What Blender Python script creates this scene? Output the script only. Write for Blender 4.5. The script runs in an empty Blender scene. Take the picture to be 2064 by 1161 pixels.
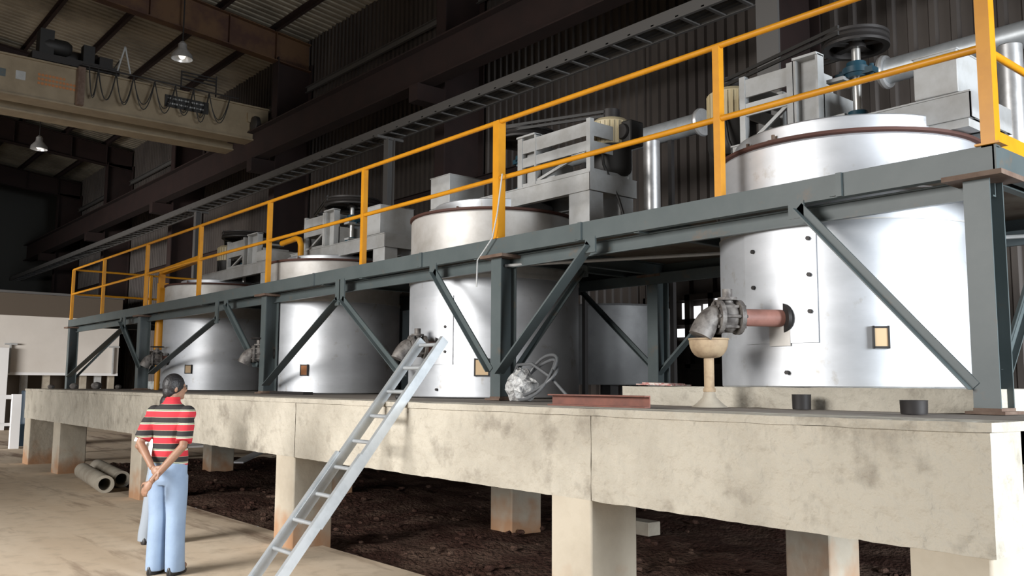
import bpy, bmesh, math, random
from mathutils import Vector, Matrix, Quaternion
random.seed(7)
PI = math.pi
V = Vector
scn = bpy.context.scene
C = scn.collection

# ------------------------------------------------------------ camera
cam_d = bpy.data.cameras.new('camera'); cam = bpy.data.objects.new('camera', cam_d); C.objects.link(cam)
F = 1780.0
def _n(v): return v.normalized()
A_ = _n(V((-485-1032, 764-580.5, F)))
B_ = V((3160-1032, 764+0.006*3645-580.5, F)); B_ = _n(B_ - A_*A_.dot(B_))
X_ = -A_; Z_ = X_.cross(B_)
right = V((X_[0], B_[0], Z_[0])); down = V((X_[1], B_[1], Z_[1])); fwd = V((X_[2], B_[2], Z_[2]))
m = Matrix((right, -down, -fwd)).transposed().to_4x4()
m.translation = V((0, 0, 1.65)); cam.matrix_world = m
cam_d.sensor_width = 36.0; cam_d.lens = F*36.0/2064.0; cam_d.clip_end = 400
scn.camera = cam
# ------------------------------------------------------------ world, daylight, exposure
scn.view_settings.view_transform = 'Standard'; scn.view_settings.look = 'None'
scn.view_settings.gamma = 1.0; scn.view_settings.use_curve_mapping = False
scn.view_settings.exposure = -0.05
w = bpy.data.worlds.new('sky'); scn.world = w; w.use_nodes = True
bg = w.node_tree.nodes['Background']; bg.inputs[0].default_value = (0.80, 0.88, 1.0, 1); bg.inputs[1].default_value = 0.9
def area(name, loc, target, sx, sy, power, col, spread=180):
    l = bpy.data.lights.new(name, 'AREA'); l.shape = 'RECTANGLE'; l.size = sx; l.size_y = sy
    l.energy = power; l.color = col; l.spread = math.radians(spread)
    o = bpy.data.objects.new(name, l); C.objects.link(o); o.location = loc
    o.rotation_euler = (V(target)-V(loc)).to_track_quat('-Z', 'Y').to_euler(); return o
area('daylight_side_door', (-7.0, -8.5, 4.6), (-7.6, 3.2, 0.2), 6.5, 4.0, 700, (1.0, 0.97, 0.935), 84)
area('daylight_end_door', (8.5, 6.0, 3.0), (-3.0, 6.2, 1.6), 6, 4.6, 760, (0.90, 0.95, 1.0), 80)
area('daylight_far_side_door', (-20.0, -12.5, 2.9), (-29.0, 6.5, 0.0), 9, 3.8, 1050, (1.0, 0.97, 0.94), 62)

# ------------------------------------------------------------ materials
def mat(name, col, rough=0.6, metal=0.0, noise=None, bump=None, spots=None, spec=None, grime=None):
    """noise=(scale, colour2, lo, hi, detail, stretch xyz); spots = same again; bump=(scale,strength,dist)"""
    M = bpy.data.materials.new(name); M.use_nodes = True
    nt = M.node_tree; N = nt.nodes; L = nt.links; b = N['Principled BSDF']
    b.inputs['Roughness'].default_value = rough; b.inputs['Metallic'].default_value = metal
    if spec is not None: b.inputs['Specular IOR Level'].default_value = spec
    b.inputs['Base Color'].default_value = (*col, 1)
    tc = N.new('ShaderNodeTexCoord'); out = None
    def layer(prev, sc, c2, lo, hi, det=5, st=(1, 1, 1)):
        mp = N.new('ShaderNodeMapping'); mp.inputs['Scale'].default_value = st; L.new(tc.outputs['Object'], mp.inputs[0])
        t = N.new('ShaderNodeTexNoise'); t.inputs['Scale'].default_value = sc; t.inputs['Detail'].default_value = det
        t.inputs['Roughness'].default_value = 0.62; L.new(mp.outputs[0], t.inputs[0])
        r = N.new('ShaderNodeMapRange'); r.inputs[1].default_value = lo; r.inputs[2].default_value = hi; L.new(t.outputs[0], r.inputs[0])
        mx = N.new('ShaderNodeMix'); mx.data_type = 'RGBA'; L.new(r.outputs[0], mx.inputs[0])
        if prev is None: mx.inputs[6].default_value = (*col, 1)
        else: L.new(prev, mx.inputs[6])
        mx.inputs[7].default_value = (*c2, 1)
        return mx.outputs[2]
    for s in (noise, spots, grime):
        if s: out = layer(out, *s)
    if out is not None: L.new(out, b.inputs['Base Color'])
    if bump:
        t = N.new('ShaderNodeTexNoise'); t.inputs['Scale'].default_value = bump[0]; t.inputs['Detail'].default_value = 6
        L.new(tc.outputs['Object'], t.inputs[0])
        bp = N.new('ShaderNodeBump'); bp.inputs['Strength'].default_value = bump[1]; bp.inputs['Distance'].default_value = bump[2]
        L.new(t.outputs[0], bp.inputs['Height']); L.new(bp.outputs[0], b.inputs['Normal'])
    return M
M = {}
M['concrete'] = mat('cast_concrete', (0.51, 0.475, 0.40), 0.9, 0, (1.3, (0.38, 0.35, 0.29), 0.42, 0.66, 6), (9, 1.0, 0.05),
                    (3.6, (0.24, 0.215, 0.175), 0.54, 0.74, 9), grime=(11, (0.42, 0.385, 0.32), 0.56, 0.76, 7, (1, 1, 0.8)))
M['pier'] = mat('pier_concrete', (0.52, 0.47, 0.38), 0.9, 0, (1.5, (0.44, 0.39, 0.31), 0.4, 0.6), (14, 0.4, 0.015))
def earth_stain(m_, z0, z1, col):
    nt = m_.node_tree; N = nt.nodes; L = nt.links; b = N['Principled BSDF']; src = b.inputs['Base Color'].links[0].from_socket
    tc = N.new('ShaderNodeTexCoord'); sp = N.new('ShaderNodeSeparateXYZ'); L.new(tc.outputs['Object'], sp.inputs[0])
    t = N.new('ShaderNodeTexNoise'); t.inputs['Scale'].default_value = 4.0; L.new(tc.outputs['Object'], t.inputs[0])
    a = N.new('ShaderNodeMath'); a.operation = 'MULTIPLY_ADD'; L.new(t.outputs[0], a.inputs[0]); a.inputs[1].default_value = 0.9; L.new(sp.outputs[2], a.inputs[2])
    r = N.new('ShaderNodeMapRange'); r.inputs[1].default_value = z1; r.inputs[2].default_value = z0; r.inputs[3].default_value = 0; r.inputs[4].default_value = 0.88; L.new(a.outputs[0], r.inputs[0])
    mx = N.new('ShaderNodeMix'); mx.data_type = 'RGBA'; L.new(r.outputs[0], mx.inputs[0]); L.new(src, mx.inputs[6]); mx.inputs[7].default_value = (*col, 1)
    L.new(mx.outputs[2], b.inputs['Base Color'])
M['block'] = mat('loose_concrete', (0.42, 0.38, 0.31), 0.9, 0, (3, (0.33, 0.29, 0.23), 0.4, 0.6), (14, 0.4, 0.015))
earth_stain(M['pier'], 0.45, 0.85, (0.42, 0.22, 0.11))
M['floor'] = mat('floor_concrete', (0.60, 0.48, 0.35), 0.8, 0, (0.55, (0.66, 0.55, 0.42), 0.42, 0.6, 5, (0.35, 1.6, 1)), (12, 0.15, 0.01),
                 (0.8, (0.20, 0.125, 0.08), 0.53, 0.64, 6, (0.3, 1.8, 1)), grime=(4, (0.46, 0.37, 0.27), 0.5, 0.75, 8))
M['soil'] = mat('damp_red_soil', (0.062, 0.032, 0.024), 0.95, 0, (1.6, (0.12, 0.078, 0.058), 0.45, 0.65, 8), (20, 1.0, 0.06),
                (14, (0.16, 0.11, 0.085), 0.66, 0.74, 5), spec=0.1)
M['clad'] = mat('aluminium_cladding', (0.62, 0.64, 0.67), 0.50, 0.68, (1.2, (0.52, 0.54, 0.565), 0.4, 0.65, 6, (1, 1, 2.2)), (2.2, 0.10, 0.02),
                (6, (0.42, 0.40, 0.37), 0.60, 0.74, 8))
M['clad_dull'] = mat('dull_plate', (0.56, 0.55, 0.53), 0.55, 0.45, (2.5, (0.42, 0.40, 0.37), 0.42, 0.68, 8), (4, 0.1, 0.01))
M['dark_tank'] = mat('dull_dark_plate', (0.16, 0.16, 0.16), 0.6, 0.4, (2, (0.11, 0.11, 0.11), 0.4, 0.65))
M['rimband'] = mat('rust_brown_band', (0.075, 0.03, 0.022), 0.7, 0.2)
M['steel'] = mat('grey_green_paint', (0.088, 0.108, 0.11), 0.45, 0.0, (3, (0.075, 0.095, 0.097), 0.4, 0.62), (6, 0.08, 0.01),
                 (5, (0.14, 0.105, 0.075), 0.60, 0.76, 8))
M['steel_rust'] = mat('rusty_steel', (0.115, 0.07, 0.05), 0.75, 0.1, (8, (0.17, 0.12, 0.09), 0.4, 0.65, 7))
M['soffit'] = mat('rust_stained_plate', (0.17, 0.145, 0.115), 0.8, 0.1, (2.5, (0.10, 0.07, 0.05), 0.42, 0.66, 7))
M['yellow'] = mat('yellow_paint', (0.66, 0.285, 0.008), 0.42, 0.0, (4, (0.58, 0.24, 0.007), 0.42, 0.66))
M['galv'] = mat('galvanised', (0.52, 0.55, 0.57), 0.45, 0.55, (6, (0.42, 0.45, 0.47), 0.42, 0.66))
M['duct'] = mat('silver_duct', (0.70, 0.70, 0.70), 0.38, 0.7, (6, (0.5, 0.5, 0.5), 0.45, 0.7))
M['greypaint'] = mat('light_grey_paint', (0.42, 0.43, 0.43), 0.5, 0.0, (5, (0.35, 0.35, 0.34), 0.42, 0.66), None, (7, (0.28, 0.24, 0.2), 0.68, 0.8, 6))
M['black'] = mat('black_rubber', (0.018, 0.017, 0.016), 0.6)
M['iron'] = mat('dark_cast_iron', (0.028, 0.025, 0.024), 0.55, 0.3)
M['bluebearing'] = mat('blue_enamel', (0.012, 0.05, 0.075), 0.4)
M['cream'] = mat('cream_enamel', (0.55, 0.47, 0.30), 0.45)
M['shaft'] = mat('bright_shaft', (0.7, 0.69, 0.66), 0.3, 0.8)
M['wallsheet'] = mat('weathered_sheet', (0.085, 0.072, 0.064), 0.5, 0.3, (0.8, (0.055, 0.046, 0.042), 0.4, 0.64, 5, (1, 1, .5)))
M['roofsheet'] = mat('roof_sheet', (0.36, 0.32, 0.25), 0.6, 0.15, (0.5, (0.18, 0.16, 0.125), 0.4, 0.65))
M['redoxide'] = mat('red_oxide_primer', (0.022, 0.009, 0.0075), 0.8, 0.0, (2, (0.015, 0.0065, 0.0055), 0.4, 0.64))
M['rafter'] = mat('brown_primer', (0.11, 0.055, 0.022), 0.65, 0.0, (1.2, (0.06, 0.024, 0.014), 0.42, 0.6))
M['cranecream'] = mat('crane_cream', (0.28, 0.22, 0.14), 0.5, 0.0, (2, (0.22, 0.17, 0.105), 0.4, 0.64))
M['tray'] = mat('grey_tray', (0.13, 0.125, 0.12), 0.5, 0.3)
M['pipe_red'] = mat('red_oxide_pipe', (0.42, 0.20, 0.16), 0.6, 0.0, (6, (0.30, 0.14, 0.11), 0.4, 0.65))
M['valve'] = mat('valve_grey', (0.20, 0.185, 0.17), 0.6, 0.2, (12, (0.08, 0.07, 0.065), 0.42, 0.62, 6))
M['funnel'] = mat('rusty_beige', (0.40, 0.30, 0.19), 0.7, 0.1, (9, (0.24, 0.16, 0.10), 0.45, 0.7, 6))
M['brick'] = mat('red_channel', (0.21, 0.085, 0.062), 0.8, 0.0, (8, (0.15, 0.065, 0.05), 0.4, 0.65))
M['wood'] = mat('tan_board', (0.55, 0.40, 0.24), 0.7)
M['rustboard'] = mat('rusty_orange', (0.42, 0.17, 0.06), 0.7)
M['plastic'] = mat('clear_white_plastic', (0.60, 0.60, 0.59), 0.25, 0.0, (18, (0.25, 0.25, 0.25), 0.45, 0.62, 6), (16, 0.8, 0.04))
M['hose'] = mat('grey_hose', (0.11, 0.115, 0.12), 0.4)
M['palewall'] = mat('pale_plaster', (0.66, 0.62, 0.57), 0.8, 0, (0.6, (0.60, 0.56, 0.51), 0.4, 0.65))
M['lintel'] = mat('brown_lintel', (0.10, 0.078, 0.058), 0.8)
M['white'] = mat('white_paint', (0.80, 0.80, 0.80), 0.6)
M['glass'] = mat('bright_opening', (0.9, 0.9, 0.9), 0.3)
M['skin'] = mat('brown_skin', (0.30, 0.165, 0.105), 0.5, 0, (9, (0.27, 0.145, 0.09), 0.4, 0.65))
M['hair'] = mat('black_hair', (0.012, 0.011, 0.012), 0.5, 0, None, (60, 0.5, 0.01))
M['jeans'] = mat('light_blue_cotton', (0.28, 0.37, 0.50), 0.85, 0, (3, (0.23, 0.31, 0.44), 0.4, 0.65), (5, 0.3, 0.03))
M['whitecloth'] = mat('white_cotton', (0.78, 0.78, 0.78), 0.85)
M['greytrouser'] = mat('grey_blue_trouser', (0.30, 0.34, 0.39), 0.85)
M['shoe'] = mat('black_leather', (0.015, 0.014, 0.014), 0.4)
M['buff'] = mat('dark_rail', (0.05, 0.04, 0.035), 0.6, 0.2)
def emis(name, col, s):
    m_ = bpy.data.materials.new(name); m_.use_nodes = True; b = m_.node_tree.nodes['Principled BSDF']
    b.inputs['Emission Color'].default_value = (*col, 1); b.inputs['Emission Strength'].default_value = s
    b.inputs['Base Color'].default_value = (*col, 1); return m_
M['lamp'] = emis('lamp_glow', (1, 0.95, 0.85), 1.2)
M['skyopen'] = emis('daylit_window', (0.95, 0.97, 1.0), 1.6)

# ------------------------------------------------------------ helpers
class MB:
    def __init__(s): s.bm = bmesh.new()
    def box(s, x0, x1, y0, y1, z0, z1):
        v = [s.bm.verts.new((x, y, z)) for x in (x0, x1) for y in (y0, y1) for z in (z0, z1)]
        for f in ((0, 1, 3, 2), (4, 6, 7, 5), (0, 4, 5, 1), (2, 3, 7, 6), (0, 2, 6, 4), (1, 5, 7, 3)):
            s.bm.faces.new([v[i] for i in f])
        return s
    def prism(s, pts, a, b, up=(0, 0, 1)):
        """extrude the closed 2-d outline pts (side, up) from a to b"""
        a, b = V(a), V(b); d = (b-a).normalized(); up = V(up)
        if abs(d.dot(up)) > 0.99: up = V((0, 1, 0))
        side = d.cross(up).normalized(); u = side.cross(d)
        r = [[s.bm.verts.new(p+side*q[0]+u*q[1]) for q in pts] for p in (a, b)]
        n = len(pts)
        for i in range(n): s.bm.faces.new((r[0][i], r[0][(i+1) % n], r[1][(i+1) % n], r[1][i]))
        s.bm.faces.new(r[0][::-1]); s.bm.faces.new(r[1]); return s
    def bar(s, a, b, w, h, up=(0, 0, 1)):
        return s.prism([(-w/2, -h/2), (w/2, -h/2), (w/2, h/2), (-w/2, h/2)], a, b, up)
    def angle(s, a, b, w, t=0.008, up=(0, 0, 1), sg=1):
        return s.prism([(0, 0), (sg*w, 0), (sg*w, t), (sg*t, t), (sg*t, w), (0, w)], a, b, up)
    def ibeam(s, a, b, w, h, t=0.012, up=(0, 0, 1)):
        o = [(-w/2, -h/2), (w/2, -h/2), (w/2, -h/2+t), (t/2, -h/2+t), (t/2, h/2-t), (w/2, h/2-t), (w/2, h/2), (-w/2, h/2),
             (-w/2, h/2-t), (-t/2, h/2-t), (-t/2, -h/2+t), (-w/2, -h/2+t)]
        return s.prism(o, a, b, up)
    def channel(s, a, b, w, h, t=0.01, up=(0, 0, 1), sg=1):
        o = [(0, -h/2), (sg*w, -h/2), (sg*w, -h/2+t), (sg*t, -h/2+t), (sg*t, h/2-t), (sg*w, h/2-t), (sg*w, h/2), (0, h/2)]
        return s.prism(o, a, b, up)
    def tube(s, pts, r, n=12, closed=False, caps=True):
        pts = [V(p) for p in pts]; rings = []; k = len(pts)
        prev = None
        for i, p in enumerate(pts):
            if closed: d = pts[(i+1) % k]-pts[i-1]
            else: d = pts[min(i+1, k-1)]-pts[max(i-1, 0)]
            d.normalize()
            if prev is None:
                q = V((0, 0, 1)) if abs(d.z) < 0.9 else V((1, 0, 0))
                a = d.cross(q).normalized()
            else:
                a = (prev-d*prev.dot(d)).normalized()
            prev = a; b = d.cross(a)
            rr = r[i] if isinstance(r, (list, tuple)) else r
            rings.append([s.bm.verts.new(p+(a*math.cos(2*PI*j/n)+b*math.sin(2*PI*j/n))*rr) for j in range(n)])
        for i in range(k if closed else k-1):
            A, B = rings[i], rings[(i+1) % k]
            for j in range(n): s.bm.faces.new((A[j], A[(j+1) % n], B[(j+1) % n], B[j])).smooth = True
        if caps and not closed: s.bm.faces.new(rings[0][::-1]); s.bm.faces.new(rings[-1])
        return s
    def cyl(s, a, b, r, n=24): return s.tube([a, b], r, n)
    def lathe(s, prof, cx=0, cy=0, n=64, axis='z', origin=(0, 0, 0), a0=0, a1=2*PI, smooth=True):
        """prof list of (r, z)"""
        full = abs(a1-a0-2*PI) < 1e-6; k = n if full else n+1
        rings = []
        for r, z in prof:
            ring = []
            for j in range(k):
                t = a0+(a1-a0)*j/n
                p = (cx+r*math.cos(t), cy+r*math.sin(t), z)
                if axis == 'x': p = (origin[0]+z, origin[1]+r*math.cos(t), origin[2]+r*math.sin(t))
                if axis == 'y': p = (origin[0]+r*math.cos(t), origin[1]+z, origin[2]+r*math.sin(t))
                ring.append(s.bm.verts.new(p))
            rings.append(ring)
        for A, B in zip(rings, rings[1:]):
            for j in range(n):
                f = s.bm.faces.new((A[j], A[(j+1) % k], B[(j+1) % k], B[j]))
                f.smooth = smooth
        return s
    def ell(s, c, r, n=16, m_=10, rot=None):
        c = V(c); rings = []
        for i in range(m_+1):
            ph = PI*i/m_; ring = []
            for j in range(n):
                p = V((r[0]*math.sin(ph)*math.cos(2*PI*j/n), r[1]*math.sin(ph)*math.sin(2*PI*j/n), r[2]*math.cos(ph)))
                if rot: p = rot @ p
                ring.append(s.bm.verts.new(c+p))
            rings.append(ring)
        for A, B in zip(rings, rings[1:]):
            for j in range(n): s.bm.faces.new((A[j], B[j], B[(j+1) % n], A[(j+1) % n])).smooth = True
        return s
    def loft(s, rings_in, caps=True):
        """rings: list of (centre, rx, ry, dirx, diry)"""
        rings = []
        for (c, rx, ry, ax, ay) in rings_in:
            c = V(c); ax = V(ax); ay = V(ay)
            rings.append([s.bm.verts.new(c+ax*rx*math.cos(2*PI*j/24)+ay*ry*math.sin(2*PI*j/24)) for j in range(24)])
        for A, B in zip(rings, rings[1:]):
            for j in range(24): s.bm.faces.new((A[j], A[(j+1) % 24], B[(j+1) % 24], B[j])).smooth = True
        if caps: s.bm.faces.new(rings[0][::-1]); s.bm.faces.new(rings[-1])
        return s
    def build(s, name, m_, parent=None, bevel=0, remesh=0, smooth=0, origin=None):
        bmesh.ops.remove_doubles(s.bm, verts=s.bm.verts, dist=1e-5)
        bmesh.ops.recalc_face_normals(s.bm, faces=s.bm.faces)
        off = V(origin) if origin is not None else (V(parent['_o']) if parent is not None and '_o' in parent else V((0, 0, 0)))
        me = bpy.data.meshes.new(name); s.bm.to_mesh(me); s.bm.free()
        if off.length: me.transform(Matrix.Translation(-off))
        me.materials.append(m_)
        me.set_sharp_from_angle(angle=0.6)
        o = bpy.data.objects.new(name, me); C.objects.link(o)
        if parent is not None:
            o.parent = parent
            if '_o' in parent: o['_o'] = list(V((0, 0, 0))+V(parent['_o']))
        else: o.location = off
        if origin is not None and parent is None: o['_o'] = list(off)
        if remesh:
            r = o.modifiers.new('r', 'REMESH'); r.mode = 'VOXEL'; r.voxel_size = remesh; r.use_smooth_shade = True
        if smooth:
            r = o.modifiers.new('s', 'SMOOTH'); r.iterations = smooth; r.factor = 0.5
        if bevel:
            b = o.modifiers.new('b', 'BEVEL'); b.width = bevel; b.segments = 2; b.limit_method = 'ANGLE'; b.angle_limit = 0.7
        return o
def tag(o, label, cat, group=None, kind=None):
    o['label'] = label; o['category'] = cat
    if group: o['group'] = group
    if kind: o['kind'] = kind
    return o
def thing(name, loc, label, cat, group=None, kind=None):
    o = bpy.data.objects.new(name, None); C.objects.link(o); o.location = loc; o.empty_display_size = 0.1
    o['_o'] = list(loc)
    return tag(o, label, cat, group, kind)
def struct(o): o['kind'] = 'structure'; return o

# ------------------------------------------------------------ the hall
WY = 11.0
def corr(y, x0, x1, z0, z1, pitch, dep, name, sgn=-1, holes=()):
    b = MB(); x = x0; zs = [z0, z1]
    prof = []
    while x < x1:
        prof += [(x, 0), (x+pitch*0.50, 0), (x+pitch*0.62, sgn*dep), (x+pitch*0.88, sgn*dep)]
        x += pitch
    prof.append((x, 0))
    r = [[b.bm.verts.new((p[0], y+p[1], z)) for p in prof] for z in zs]
    for i in range(len(prof)-1): b.bm.faces.new((r[0][i], r[0][i+1], r[1][i+1], r[1][i]))
    return b
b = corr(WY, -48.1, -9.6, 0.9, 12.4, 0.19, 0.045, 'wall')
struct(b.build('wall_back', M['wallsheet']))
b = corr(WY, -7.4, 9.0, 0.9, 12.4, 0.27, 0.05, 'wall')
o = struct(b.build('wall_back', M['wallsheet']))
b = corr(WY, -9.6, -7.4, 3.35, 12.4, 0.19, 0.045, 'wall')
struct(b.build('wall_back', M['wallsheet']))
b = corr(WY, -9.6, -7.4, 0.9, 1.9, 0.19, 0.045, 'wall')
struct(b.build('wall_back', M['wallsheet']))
b = MB(); b.box(-48.1, 9, WY+0.02, WY+0.25, -0.1, 0.92)
struct(b.build('baseboard_back', M['pier']))
# daylit window in the back wall
wn = thing('window_1', (-8.5, WY, 1.9), 'bright barred window low in the corrugated back wall', 'window', kind='structure'); del wn['label']; del wn['category']
b = MB()
for xx in (-9.6, -9.15, -8.7, -8.25, -7.8, -7.4): b.box(xx-0.05, xx+0.05, WY-0.06, WY+0.04, 1.9, 3.35)
for zz in (1.92, 2.28, 2.62, 3.0, 3.33): b.box(-9.6, -7.4, WY-0.06, WY+0.04, zz-0.045, zz+0.045)
b.build('window_frame', M['buff'], wn)
b = MB(); b.box(-9.6, -7.4, WY+0.05, WY+0.08, 1.9, 3.35); b.build('shutter', M['buff'], wn)
for (xa, xb, za, zb) in ((-8.83, -8.66, 2.62, 2.92), (-8.6, -8.48, 2.64, 2.86), (-8.42, -8.28, 2.64, 2.88), (-8.24, -8.1, 2.72, 3.02), (-8.93, -8.40, 2.39, 2.52)):
    b = MB(); b.box(xa, xb, WY-0.02, WY+0.0, za, zb); b.build('pane', M['skyopen'], wn)

# floor and soil
b = MB(); b.box(-60, 12, -16, 4.5, -0.3, 0.0); b.box(-60, -19.2, 4.5, WY+0.3, -0.3, 0.0)
struct(b.build('floor', M['floor']))
b = MB(); n = 150; my = 52
g = [[None]*(my+1) for _ in range(n+1)]
rnd = random.Random(3)
for i in range(n+1):
    for j in range(my+1):
        x = -19.2+(19.2+9.0)*i/n; y = 4.5+(WY+0.02-4.5)*j/my
        z = -0.05+0.05*math.sin(x*1.3+y)*math.sin(y*1.7-x*0.4)+rnd.uniform(-0.03, 0.035)
        if j == 0: z = -0.02
        if y > 9.5: z += 0.12*(y-9.5)
        g[i][j] = b.bm.verts.new((x, y+(0.12*math.sin(i*0.9)*0 if j else rnd.uniform(-.05, .12)), z))
for i in range(n):
    for j in range(my): b.bm.faces.new((g[i][j], g[i+1][j], g[i+1][j+1], g[i][j+1])).smooth = True
so = struct(b.build('floor_soil', M['soil']))

# roof: sheet, purlins
def rz(y): return 10.85+0.115*(WY-y)
b = MB(); pr = []; x = -48.1
while x < 9:
    pr += [(x, 0), (x+0.12, 0), (x+0.15, 0.035), (x+0.22, 0.035)]; x += 0.25
r = [[b.bm.verts.new((p[0], y, rz(y)+p[1]+0.22)) for p in pr] for y in (WY+0.3, -1.0)]
for i in range(len(pr)-1): b.bm.faces.new((r[0][i], r[0][i+1], r[1][i+1], r[1][i]))
r = [[b.bm.verts.new((x, y, z)) for x in (-48.1, 9)] for y, z in ((-1.0, rz(-1)+0.22), (-14, rz(-1)-1.1))]
b.bm.faces.new((r[0][0], r[0][1], r[1][1], r[1][0]))
struct(b.build('ceiling', M['roofsheet']))
# side wall above the openings and gable ends (the hall closes behind the camera)
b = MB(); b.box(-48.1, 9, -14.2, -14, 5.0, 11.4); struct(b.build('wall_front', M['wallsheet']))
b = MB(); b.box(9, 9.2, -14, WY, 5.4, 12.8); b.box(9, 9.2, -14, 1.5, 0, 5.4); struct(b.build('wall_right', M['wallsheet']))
pk = 0
for yy in (9.9, 8.4, 6.9, 5.4, 3.9, 2.4):
    pk += 1
    b = MB(); b.channel((-48.0, yy, rz(yy)+0.1), (9, yy, rz(yy)+0.1), 0.09, 0.2, 0.01)
    o = b.build('roof_purlin', M['redoxide']); tag(o, ['purlin under the roof sheets nearest the back wall', 'second roof purlin out from the back wall',
        'third roof purlin out from the back wall', 'roof purlin above the crane trolley side', 'fifth roof purlin from the back wall', 'roof purlin highest above the camera aisle'][pk-1],
        'purlin', 'purlins carrying the roof sheets', 'structure')

# building columns and rafters
colx = [-6.45, -14.0, -21.6, -29.2, -36.8, -44.4]
colname = ['behind the nearest furnace', 'behind the second furnace from the right', 'carrying the brown rafter beside the crane end', 'left of the crane girder end', 'at far left under the second visible rafter', 'farthest away in the dark corner']
for cx_, nm in zip(colx, colname):
    b = MB(); b.prism([(-0.16, -0.5), (0.16, -0.5), (0.16, -0.47), (0.012, -0.47), (0.012, 0.47), (0.16, 0.47), (0.16, 0.5), (-0.16, 0.5), (-0.16, 0.47), (-0.012, 0.47), (-0.012, -0.47), (-0.16, -0.47)],
                      (cx_, WY-0.56, 0), (cx_, WY-0.56, 10.3))
    o = b.build('hall_column', M['redoxide']); tag(o, 'tall dark steel hall column '+nm, 'column', 'steel columns along the back wall')
for cx_, nm in zip(colx[1:6], ['nearest, cut by the top of the photo', 'brown, reaching down to the column by the crane', 'mostly hidden behind the crane girder', 'dark, passing just below the crane girder', 'faintest and farthest']):
    b = MB()
    # tapered rafter: web + flanges
    ys = (WY-0.1, -1.0)
    for (t, dz0, dz1) in ((0.012, 0, 1), ):
        v = []
        dep = [0.75, 1.05]
        for y, dd in zip(ys, dep):
            v.append([b.bm.verts.new((cx_+sx, y, z)) for sx, z in ((-t, rz(y)-dd), (t, rz(y)-dd), (t, rz(y)), (-t, rz(y)))])
        for k in range(4): b.bm.faces.new((v[0][k], v[0][(k+1) % 4], v[1][(k+1) % 4], v[1][k]))
        b.bm.faces.new(v[0]); b.bm.faces.new(v[1][::-1])
    b.bar((cx_, ys[0], rz(ys[0])), (cx_, ys[1], rz(ys[1])), 0.28, 0.025)
    b.bar((cx_, ys[0], rz(ys[0])-dep[0]), (cx_, ys[1], rz(ys[1])-dep[1]), 0.28, 0.025)
    for yy in (9.9, 8.6, 6.6): b.box(cx_+0.012, cx_+0.13, yy-0.008, yy+0.008, rz(yy)-0.8, rz(yy)-0.02)
    o = b.build('roof_rafter', M['rafter' if cx_ > -22 else 'redoxide']); tag(o, 'deep sloping steel roof rafter, '+nm, 'rafter', 'rafters under the roof')
# wall girts
for zz, nm in ((9.6, 'highest under the eaves'), (5.75, 'behind the cable tray'), (4.3, 'lowest, just above the walkway')):
    b = MB(); b.channel((-48.1, WY-0.12, zz), (9, WY-0.12, zz), 0.07, 0.16, 0.01)
    o = b.build('wall_girt', M['redoxide' if zz < 6 else 'tray']); tag(o, 'long horizontal wall girt '+nm, 'girt', 'girts on the back wall')
# crane runway beam
b = MB(); b.ibeam((-48.1, 9.55, 7.85), (9, 9.55, 7.85), 0.34, 0.78, 0.03)
o = b.build('crane_runway_beam', M['redoxide']); tag(o, 'long dark red crane runway beam along the back wall columns', 'beam')
for cx_ in colx:
    br = MB(); br.box(cx_-0.15, cx_+0.15, 9.3, 9.96, 7.1, 7.44)
    c_ = br.build('bracket', M['redoxide'], o)

# ------------------------------------------------------------ far end
b = MB()
b.box(-48.3, -48.1, -14, WY, 0, 12.8)
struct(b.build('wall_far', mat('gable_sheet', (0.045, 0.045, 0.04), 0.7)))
b = MB(); b.box(-120, -48.5, -60, 90, -0.35, -0.02); b.box(-48.5, 12, 11.35, 90, -0.35, -0.02); b.box(12, 60, -60, 60, -0.35, -0.02); b.box(-48.5, 12, -60, -16, -0.35, -0.02); struct(b.build('floor_yard', mat('yard_ground', (0.55, 0.50, 0.42), 0.9)))
an = thing('annexe', (-37, 0, 0), 'pale annexe with brown fascia raised on posts at the far end', 'building')
b = MB(); b.box(-36.2, -34, -12, 9.95, 1.9, 3.87); b.build('wall', M['palewall'], an)
b = MB(); b.box(-34.06, -33.97, -12, 9.95, 1.84, 1.93); b.build('ledge', M['white'], an)
b = MB(); b.box(-36.25, -33.9, -12.1, 9.98, 3.87, 4.62); b.build('fascia', M['lintel'], an)
b = MB(); b.box(-36.3, -33.75, -12.2, 9.99, 4.62, 4.70); b.build('roof', M['tray'], an)
b = MB(); b.box(-36.2, -35.2, -11, 10.0, 0.0, 1.9); b.build('plinth', M['lintel'], an)
for k, yy in enumerate((6.9, 7.6, 8.35, 8.8, 9.3, 9.75)):
    b = MB(); b.box(-34.6, -34.35, yy, yy+0.2, 0, 1.9); b.build('post', M['block' if k % 2 else 'greypaint'], an)
for yy in (6.40, 9.72):
    b = MB(); b.box(-33.97, -33.90, yy, yy+0.05, 1.9, 2.92); b.box(-33.97, -33.85, yy-0.16, yy+0.22, 2.86, 2.91); b.build('downpipe', M['greypaint'], an)
b = MB(); b.box(-33.97, -33.93, 9.2, 9.24, 1.9, 2.5); b.box(-33.97, -33.93, 7.0, 9.24, 2.46, 2.5)
b.bm.free()
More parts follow.
